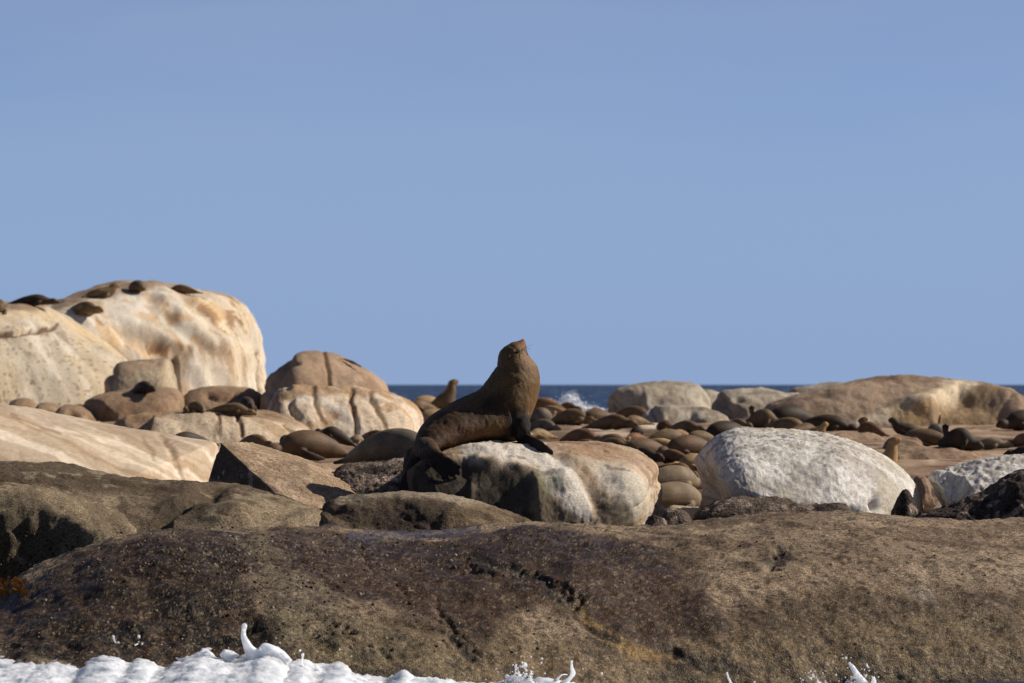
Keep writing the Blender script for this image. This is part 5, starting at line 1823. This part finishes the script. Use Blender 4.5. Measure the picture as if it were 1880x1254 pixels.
seal('lie_fat', (1170, 884, 1292, 945), 0, 'greytan', 'lowest grey tan seal at the bottom of the gap between the boulders')
seal('lie', (1070, 803, 1164, 832), -4, 'brown', 'brown seal lying across the front of the olive seal, just above the rusty boulder top')
seal('ball', (1218, 807, 1256, 834), 20, 'grey', 'small grey brown seal between the golden curled seal and the one with pale spots')
seal('lie', (1202, 824, 1268, 852), 172, 'red', 'reddish dark seal lying just under the golden curled seal')
seal('lie_fat', (1252, 790, 1316, 818), 174, 'olive', 'olive seal behind the large brown seal with two pale spots')
seal('ball', (1204, 771, 1238, 792), 0, 'red', 'red brown seal hump left of the dark seal below the low grey rock')
seal('ball', (1156, 782, 1182, 801), 30, 'dark', 'tiny dark seal hump at the edge of the pale sunlit patch of ground')
seal('head_up', (994, 754, 1022, 780), 10, 'tan', 'pale faced seal between the curled grey brown seal and the dark bellied one')
seal('lie_fat', (990, 744, 1044, 768), 175, 'tan', 'tan seal back just beneath the rusty seal on the skyline')
seal('lie_fat', (1036, 806, 1100, 836), 4, 'brown', 'brown seal low behind the rusty top of the streaked boulder, leftmost there')
seal('lie', (1136, 762, 1204, 782), 172, 'olive', 'thin olive seal below the big brown seal in front of the grey barnacled boulder')
seal('lie', (1262, 812, 1318, 838), -6, 'dark', 'dark seal in the shade beside the left shoulder of the large white boulder')
# behind the large white boulder
seal('lie_fat', (1288, 772, 1396, 815), 180, 'dark', 'dark seal lying behind the upper left shoulder of the large white boulder')
seal('lie', (1325, 768, 1372, 790), 10, 'olive', 'olive seal behind the dark seal at the shoulder of the large white boulder')
seal('roll', (1368, 744, 1440, 792), -8, 'olive', 'seal on its back holding a fanned hind flipper up, above the large white boulder')
seal('lie_fat', (1392, 766, 1492, 800), 4, 'olive', 'olive seal lying directly behind the top of the large white boulder')
seal('lie', (1440, 776, 1500, 804), 0, 'brown', 'brown seal lying beside the small orange faced pup')
seal('head_up', (1470, 774, 1521, 806), 0, 'gold', 'small orange faced pup looking right over the large white boulder')
seal('lie_fat', (1456, 756, 1578, 797), -2, 'dark', 'long sleek dark seal sloping down to the right, ahead of the long hill', pitch=6)
seal('ball', (1455, 743, 1494, 786), 200, 'dark', 'dark seal raising its head above the long sleek dark seal')
seal('look_back', (1573, 765, 1634, 804), 160, 'red', 'round red brown seal with its small head tipped back')
seal('head_up', (1630, 766, 1702, 800), 186, 'dark', 'dark headed seal facing left, behind the big brown seal at right')
seal('roll_fore', (1690, 761, 1745, 806), 8, 'grey', 'grey seal waving one fore flipper in front of the ochre stain')
seal('lie_fat', (1636, 786, 1762, 820), 174, 'brown', 'big brown seal sprawled across the ground right of the round red brown seal')
seal('roll', (1722, 778, 1806, 834), -6, 'dark', 'dark seal on its side, its hind flipper spread upright')
seal('lie', (1764, 802, 1862, 826), -4, 'greytan', 'pale grey tan seal stretched out right of the seal with the upright hind flipper')
seal('lie_fat', (1850, 794, 1930, 824), 176, 'red', 'reddish seal cut by the right edge, lowest of the seals there')
seal('lie_fat', (1832, 752, 1930, 792), 182, 'dark', 'bulky dark seal at the right edge, above the low grey stone')
seal('lie', (1862, 742, 1950, 768), 180, 'black', 'nearly black seal at the right edge on the shoulder above the bulky dark seal', hidden='rock')
seal('sit', (1568, 801, 1654, 884), -14, 'gold', 'tan chested young seal sitting upright behind the right end of the large white boulder', 60, hidden=True)
seal('lie', (1842, 818, 1940, 842), 178, 'black', 'black seal lying behind the crest of the white boulder at the right edge')
bad = [g for g in GAPS if abs(g[1] + 0.03) > 0.12]



# ================================================================== WATER AT THE ROCKS
def ico(bm, c, r, sub=1):
    import bmesh
    from mathutils import Matrix
    return bmesh.ops.create_icosphere(bm, subdivisions=sub, radius=r, matrix=Matrix.Translation(Vector(c)))


def make_foam():
    Y0 = 39.6
    top = [(-160, 1195), (-60, 1200), (0, 1200), (60, 1202), (120, 1203), (160, 1209), (178, 1198), (200, 1187), (225, 1193), (245, 1206), (262, 1203), (285, 1203), (298, 1216),
           (330, 1213), (352, 1208), (378, 1193), (400, 1199), (430, 1206), (450, 1205), (470, 1200), (486, 1192), (505, 1196), (520, 1208), (532, 1228), (555, 1222), (575, 1228), (600, 1229), (625, 1226), (645, 1238),
           (680, 1250), (715, 1252), (740, 1242), (760, 1252), (800, 1256), (850, 1262), (910, 1258), (950, 1260), (1000, 1257), (1050, 1262), (1200, 1285), (1500, 1290), (1560, 1272), (1600, 1276), (1760, 1295), (2100, 1300)]
    line = resample(catmull(top, 6), 1000)
    Yr = Y0 + 0.12 * fbm(np.stack([line[:, 0] * 0.02, line[:, 0] * 0, line[:, 0] * 0], 1), 3, 3)
    o = np.stack([(line[:, 0] - 940) * K * Yr, Yr, CAMZ - (line[:, 1] - 706) * K * Yr], 1)
    n = 150
    v = np.linspace(0, 1, n) ** 1.15
    P = np.zeros((n + 8, len(line), 3))
    calm = 0.33 - 0.035 * np.logaddexp(0, (0.33 - o[:, 2]) / 0.035)
    for j in range(n):
        P[8 + j] = o
        P[8 + j, :, 1] = Yr - v[j] * 3.4
        P[8 + j, :, 2] = calm * (1 - 0.55 * v[j]) - 0.03 * sstep(0, .12, v[j]) + (o[:, 2] - calm) * math.exp(-v[j] * 12) - 0.25 * sstep(0.85, 1.0, v[j])
    for j in range(8):
        u = (8 - j) / 8.0
        P[j] = o
        P[j, :, 1] = Yr + 0.30 * math.sin(u * 1.57)
        P[j, :, 2] = o[:, 2] - (o[:, 2] + 0.3) * (1 - math.cos(u * 1.57))
    N = normals(P)
    N = np.where(N[..., 2:] < 0, -N, N)
    q = P * np.array([1, 1, 0.6])
    b = 1 - np.abs(fbm(q * np.array([2.6, 3.6, 2.6]), 4, 5))
    b2 = 1 - np.abs(fbm(q * np.array([7, 11, 7]), 3, 8))
    b3 = 1 - np.abs(fbm(q * np.array([15, 24, 15]), 3, 12))
    d = 0.040 * (b - 0.45) + 0.026 * (b2 - 0.5) + 0.007 * (b3 - 0.5) + 0.003 * (1 - 2 * np.abs(fbm(q * 40, 2, 9)))
    P = P + N * d[..., None] + np.array([0, 0, 1.0]) * (0.004 + 0.015 * b)[..., None]
    org = np.array([0, Y0 - 1.5, 0])
    nr, nc = P.shape[:2]
    me = mesh_np('sea_foam', (P - org).reshape(-1, 3), grid_faces(nr, nc))
    ob = link('sea_foam', me, M_FOAM, org)
    ob['kind'] = 'stuff'
    ob['label'] = 'white churning foam of the broken wave along the foot of the foreground slab'
    ob['category'] = 'sea foam'


make_foam()


def jet(pts, Y):
    """pts: (px, py, radius in pixels)"""
    q = []
    for i, (x, y, r) in enumerate(pts):
        c = W(x, y, Y + 0.03 * math.sin(i * 1.7))
        q.append(np.r_[c, [r * K * Y, 0, 0], [0, r * K * Y * 0.9, 0]])
    p = np.array(q)
    rows = []
    for i in range(len(p)):
        t = p[min(i + 1, len(p) - 1), :3] - p[max(i - 1, 0), :3]
        t /= np.linalg.norm(t) + 1e-9
        r = pts[i][2] * K * Y
        side = np.cross(t, [0, 1, 0])
        side /= np.linalg.norm(side) + 1e-9
        rows.append(np.r_[p[i, :3], side * r, [0, r, 0]])
    return tube(smooth_rings(rows, 5), 12)


def drop_ball(x, y, r, Y):
    import bmesh
    bm = bmesh.new()
    bmesh.ops.create_icosphere(bm, subdivisions=2, radius=r * K * Y)
    v = np.array([tuple(q.co) for q in bm.verts]) * np.array([1, 1, random.uniform(0.85, 1.3)]) + W(x, y, Y)
    f = [tuple(q.index for q in fc.verts) for fc in bm.faces]
    bm.free()
    return v, f


def splash(name, label, parts, voxel=0.0055):
    me = fuse(name, parts, voxel, 1)
    V = verts_of(me)
    org = V.mean(0)
    org[2] = V[:, 2].min()
    me.vertices.foreach_set('co', np.ascontiguousarray(V - org, dtype=np.float32).ravel())
    me.update()
    me.materials.append(M_FOAM)
    o = bpy.data.objects.new(name, me)
    COL.objects.link(o)
    o.location = org
    o['kind'] = 'stuff'
    o['label'] = label
    o['category'] = 'splash'


YS = 39.45
splash('water_splash', 'swan necked jet of white water rising from the foam at left', [
    jet([(478, 1222, 26), (468, 1206, 18), (458, 1192, 10), (451, 1178, 7), (447, 1167, 5.5), (447.5, 1158, 4.4), (448.5, 1152, 5.2), (448.5, 1147.5, 5.4), (448.5, 1143.5, 3)], YS),
    jet([(515, 1225, 26), (505, 1206, 20), (494, 1194, 13), (484, 1188, 8), (478, 1192, 4)], YS + .02), jet([(385, 1215, 16), (384, 1203, 9), (379, 1194, 4)], YS), jet([(425, 1215, 20), (415, 1202, 12), (407, 1197, 7)], YS),
    jet([(197, 1210, 18), (198, 1195, 7), (198, 1186, 3.5), (198, 1183, 2.5)], YS), jet([(225, 1205, 12), (218, 1190, 3), (212, 1180, 2), (208, 1170, 2.2)], YS),
    drop_ball(208, 1169, 3, YS), drop_ball(217, 1180, 3, YS), drop_ball(255, 1169, 3.2, YS), drop_ball(255, 1178, 2, YS), drop_ball(261, 1182, 2.4, YS), jet([(235, 1194, 2), (244, 1187, 1.8), (254, 1181, 1.6)], YS),
    *[drop_ball(random.uniform(0, 660), random.choice((1190, 1196, 1204)) + max(0, random.gauss(0, 9)) - abs(random.gauss(0, 9)), random.uniform(0.8, 1.8), YS) for _ in range(90)],
    drop_ball(551, 1194, 3, YS), drop_ball(556, 1202, 3.2, YS), jet([(560, 1235, 5), (554, 1220, 2.4), (556, 1206, 2)], YS), jet([(583, 1235, 8), (581, 1224, 4), (581, 1218, 3)], YS),
    jet([(276, 1214, 12), (266, 1203, 5), (261, 1200, 2.5)], YS), jet([(290, 1212, 12), (288, 1204, 5)], YS)])


def lace(cx, cy, w, h, n, Y, seed):
    """a torn sheet: thin threads of water round holes, breaking up into drops"""
    r = random.Random(seed)
    out = []
    N_ = 2600
    q = np.array([[r.uniform(-1, 1), r.uniform(0, 1), r.uniform(-1, 1)] for _ in range(N_)])
    ridge = np.abs(fbm(np.stack([q[:, 0] * w / 15, q[:, 1] * h / 15, q[:, 2] * 0.25], 1), 2, seed))
    env = 1 - np.abs(q[:, 0]) ** 1.5 - q[:, 1] * 0.9 + 0.35 * fbm(np.stack([q[:, 0] * 5, q[:, 1], q[:, 1] * 0], 1), 2, seed + 3)
    keep = (ridge < 0.05 + 0.16 * np.clip(0.45 - q[:, 1], 0, 1)) & (env > 0)
    for a, b, c in q[keep]:
        out.append(drop_ball(cx + a * w, cy + h * 0.5 - b * h, r.uniform(1.1, 1.9), Y + c * 0.05))
    for i in range(n * 2):
        out.append(drop_ball(cx + r.gauss(0, w * 0.8), cy - abs(r.gauss(0, h * 0.55)) + h * .4, r.uniform(0.8, 2.0), Y + r.uniform(-.2, .2)))
    return out


splash('water_splash', 'lacy low splash of white water at the bottom middle', lace(950, 1238, 36, 46, 17, YS, 3) + lace(950, 1248, 36, 22, 6, YS, 5) + lace(962, 1236, 26, 40, 6, YS, 8))
splash('water_splash', 'thin hooked splash of water right of the lacy low splash',
       [jet([(1030, 1262, 10), (1045, 1246, 4), (1052, 1236, 5), (1049, 1222, 2.6), (1050, 1212, 3)], YS), jet([(1010, 1262, 6), (1030, 1240, 1.6), (1042, 1238, 1.4)], YS), drop_ball(995, 1209, 2.6, YS), drop_ball(994, 1217, 2, YS),
        drop_ball(1105, 1236, 2.4, YS), drop_ball(1070, 1228, 1.6, YS), jet([(1345, 1262, 4), (1338, 1246, 2), (1334, 1234, 2.4)], YS), drop_ball(1385, 1252, 2.2, YS)])
splash('water_splash', 'spiky spreading splash of white water at the bottom right',
       [jet([(1588, 1268, 16), (1580, 1250, 9), (1572, 1236, 5.5), (1564, 1224, 4.5), (1558, 1216, 2.6)], YS), drop_ball(1553, 1208, 2.6, YS), drop_ball(1546, 1202, 1.6, YS), drop_ball(1562, 1207, 1.6, YS), jet([(1598, 1266, 9), (1604, 1252, 5), (1603, 1242, 3)], YS)] + lace(1578, 1242, 34, 50, 20, YS, 9) + lace(1490, 1238, 42, 34, 14, YS, 19) + lace(1585, 1256, 34, 24, 8, YS, 29))


# far breaking wave behind the plateau
def make_spray():
    r = random.Random(5)
    Y = 165.0
    parts = []
    V, F = [], []
    import bmesh
    bm = bmesh.new()
    bmesh.ops.create_icosphere(bm, subdivisions=1, radius=1.0)
    sv = np.array([tuple(q.co) for q in bm.verts])
    sf = [tuple(q.index for q in fc.verts) for fc in bm.faces]
    bm.free()
    plume = [(1046, 742, 18, 20, 2000), (1050, 736, 9, 16, 900), (1030, 748, 30, 8, 900), (1055, 733, 9, 12, 260), (1078, 748, 22, 10, 500), (1012, 740, 22, 9, 420), (1000, 736, 14, 8, 160), (1098, 752, 16, 7, 200), (1044, 726, 6, 8, 90)]
    for cx, cy, w, h, n in plume:
        for i in range(n):
            x = cx + r.gauss(0, w * 0.5)
            y = cy + r.gauss(0, h * 0.5) + 4
            y = max(y, 716)
            rad = r.uniform(0.5, 1.8) * K * Y * (0.6 + 0.9 * (y > cy))
            c = W(x, y, Y + r.gauss(0, .6))
            b = len(V)
            V.extend(map(tuple, sv * rad + c))
            F.extend(tuple(k + b for k in q) for q in sf)
    org = W(1045, 760, Y)
    me = bpy.data.meshes.new('sea_spray')
    me.from_pydata([tuple(np.array(v) - org) for v in V], [], F)
    me.polygons.foreach_set('use_smooth', np.ones(len(F), dtype=bool))
    o = link('sea_spray', me, M_SPRAY, org)
    o['kind'] = 'stuff'
    o['label'] = 'burst of white spray from a wave breaking behind the colony'
    o['category'] = 'sea spray'


make_spray()


# a tuft of orange kelp at the left edge of the slab
def make_kelp():
    r = random.Random(2)
    V, F = [], []
    for i in range(46):
        x, y = r.uniform(2, 48), r.uniform(1066, 1092)
        Y = surf(x, y, 43.0) - 0.02
        c = W(x, y, Y)
        a = r.uniform(-0.9, 0.9)
        L_ = r.uniform(0.025, 0.06)
        w = r.uniform(0.008, 0.018)
        d = np.array([math.sin(a), -0.35, math.cos(a) * .8])
        s = np.array([math.cos(a), -0.2, -math.sin(a)])
        v, f = flat_limb([(*(c - d * L_ * .5), w * .4, .004), (*c, w, .005), (*(c + d * L_ * .5), w * .8, .004), (*(c + d * L_), w * .2, .002)], tuple(s), 6)
        b = len(V)
        V.extend(map(tuple, v))
        F.extend(tuple(k + b for k in q) for q in f)
    org = np.array(V).mean(0)
    me = bpy.data.meshes.new('kelp')
    me.from_pydata([tuple(np.array(v) - org) for v in V], [], F)
    o = link('kelp', me, M_KELP, org)
    o['kind'] = 'stuff'
    o['label'] = 'small clump of orange kelp on the left end of the foreground slab'
    o['category'] = 'seaweed'


make_kelp()
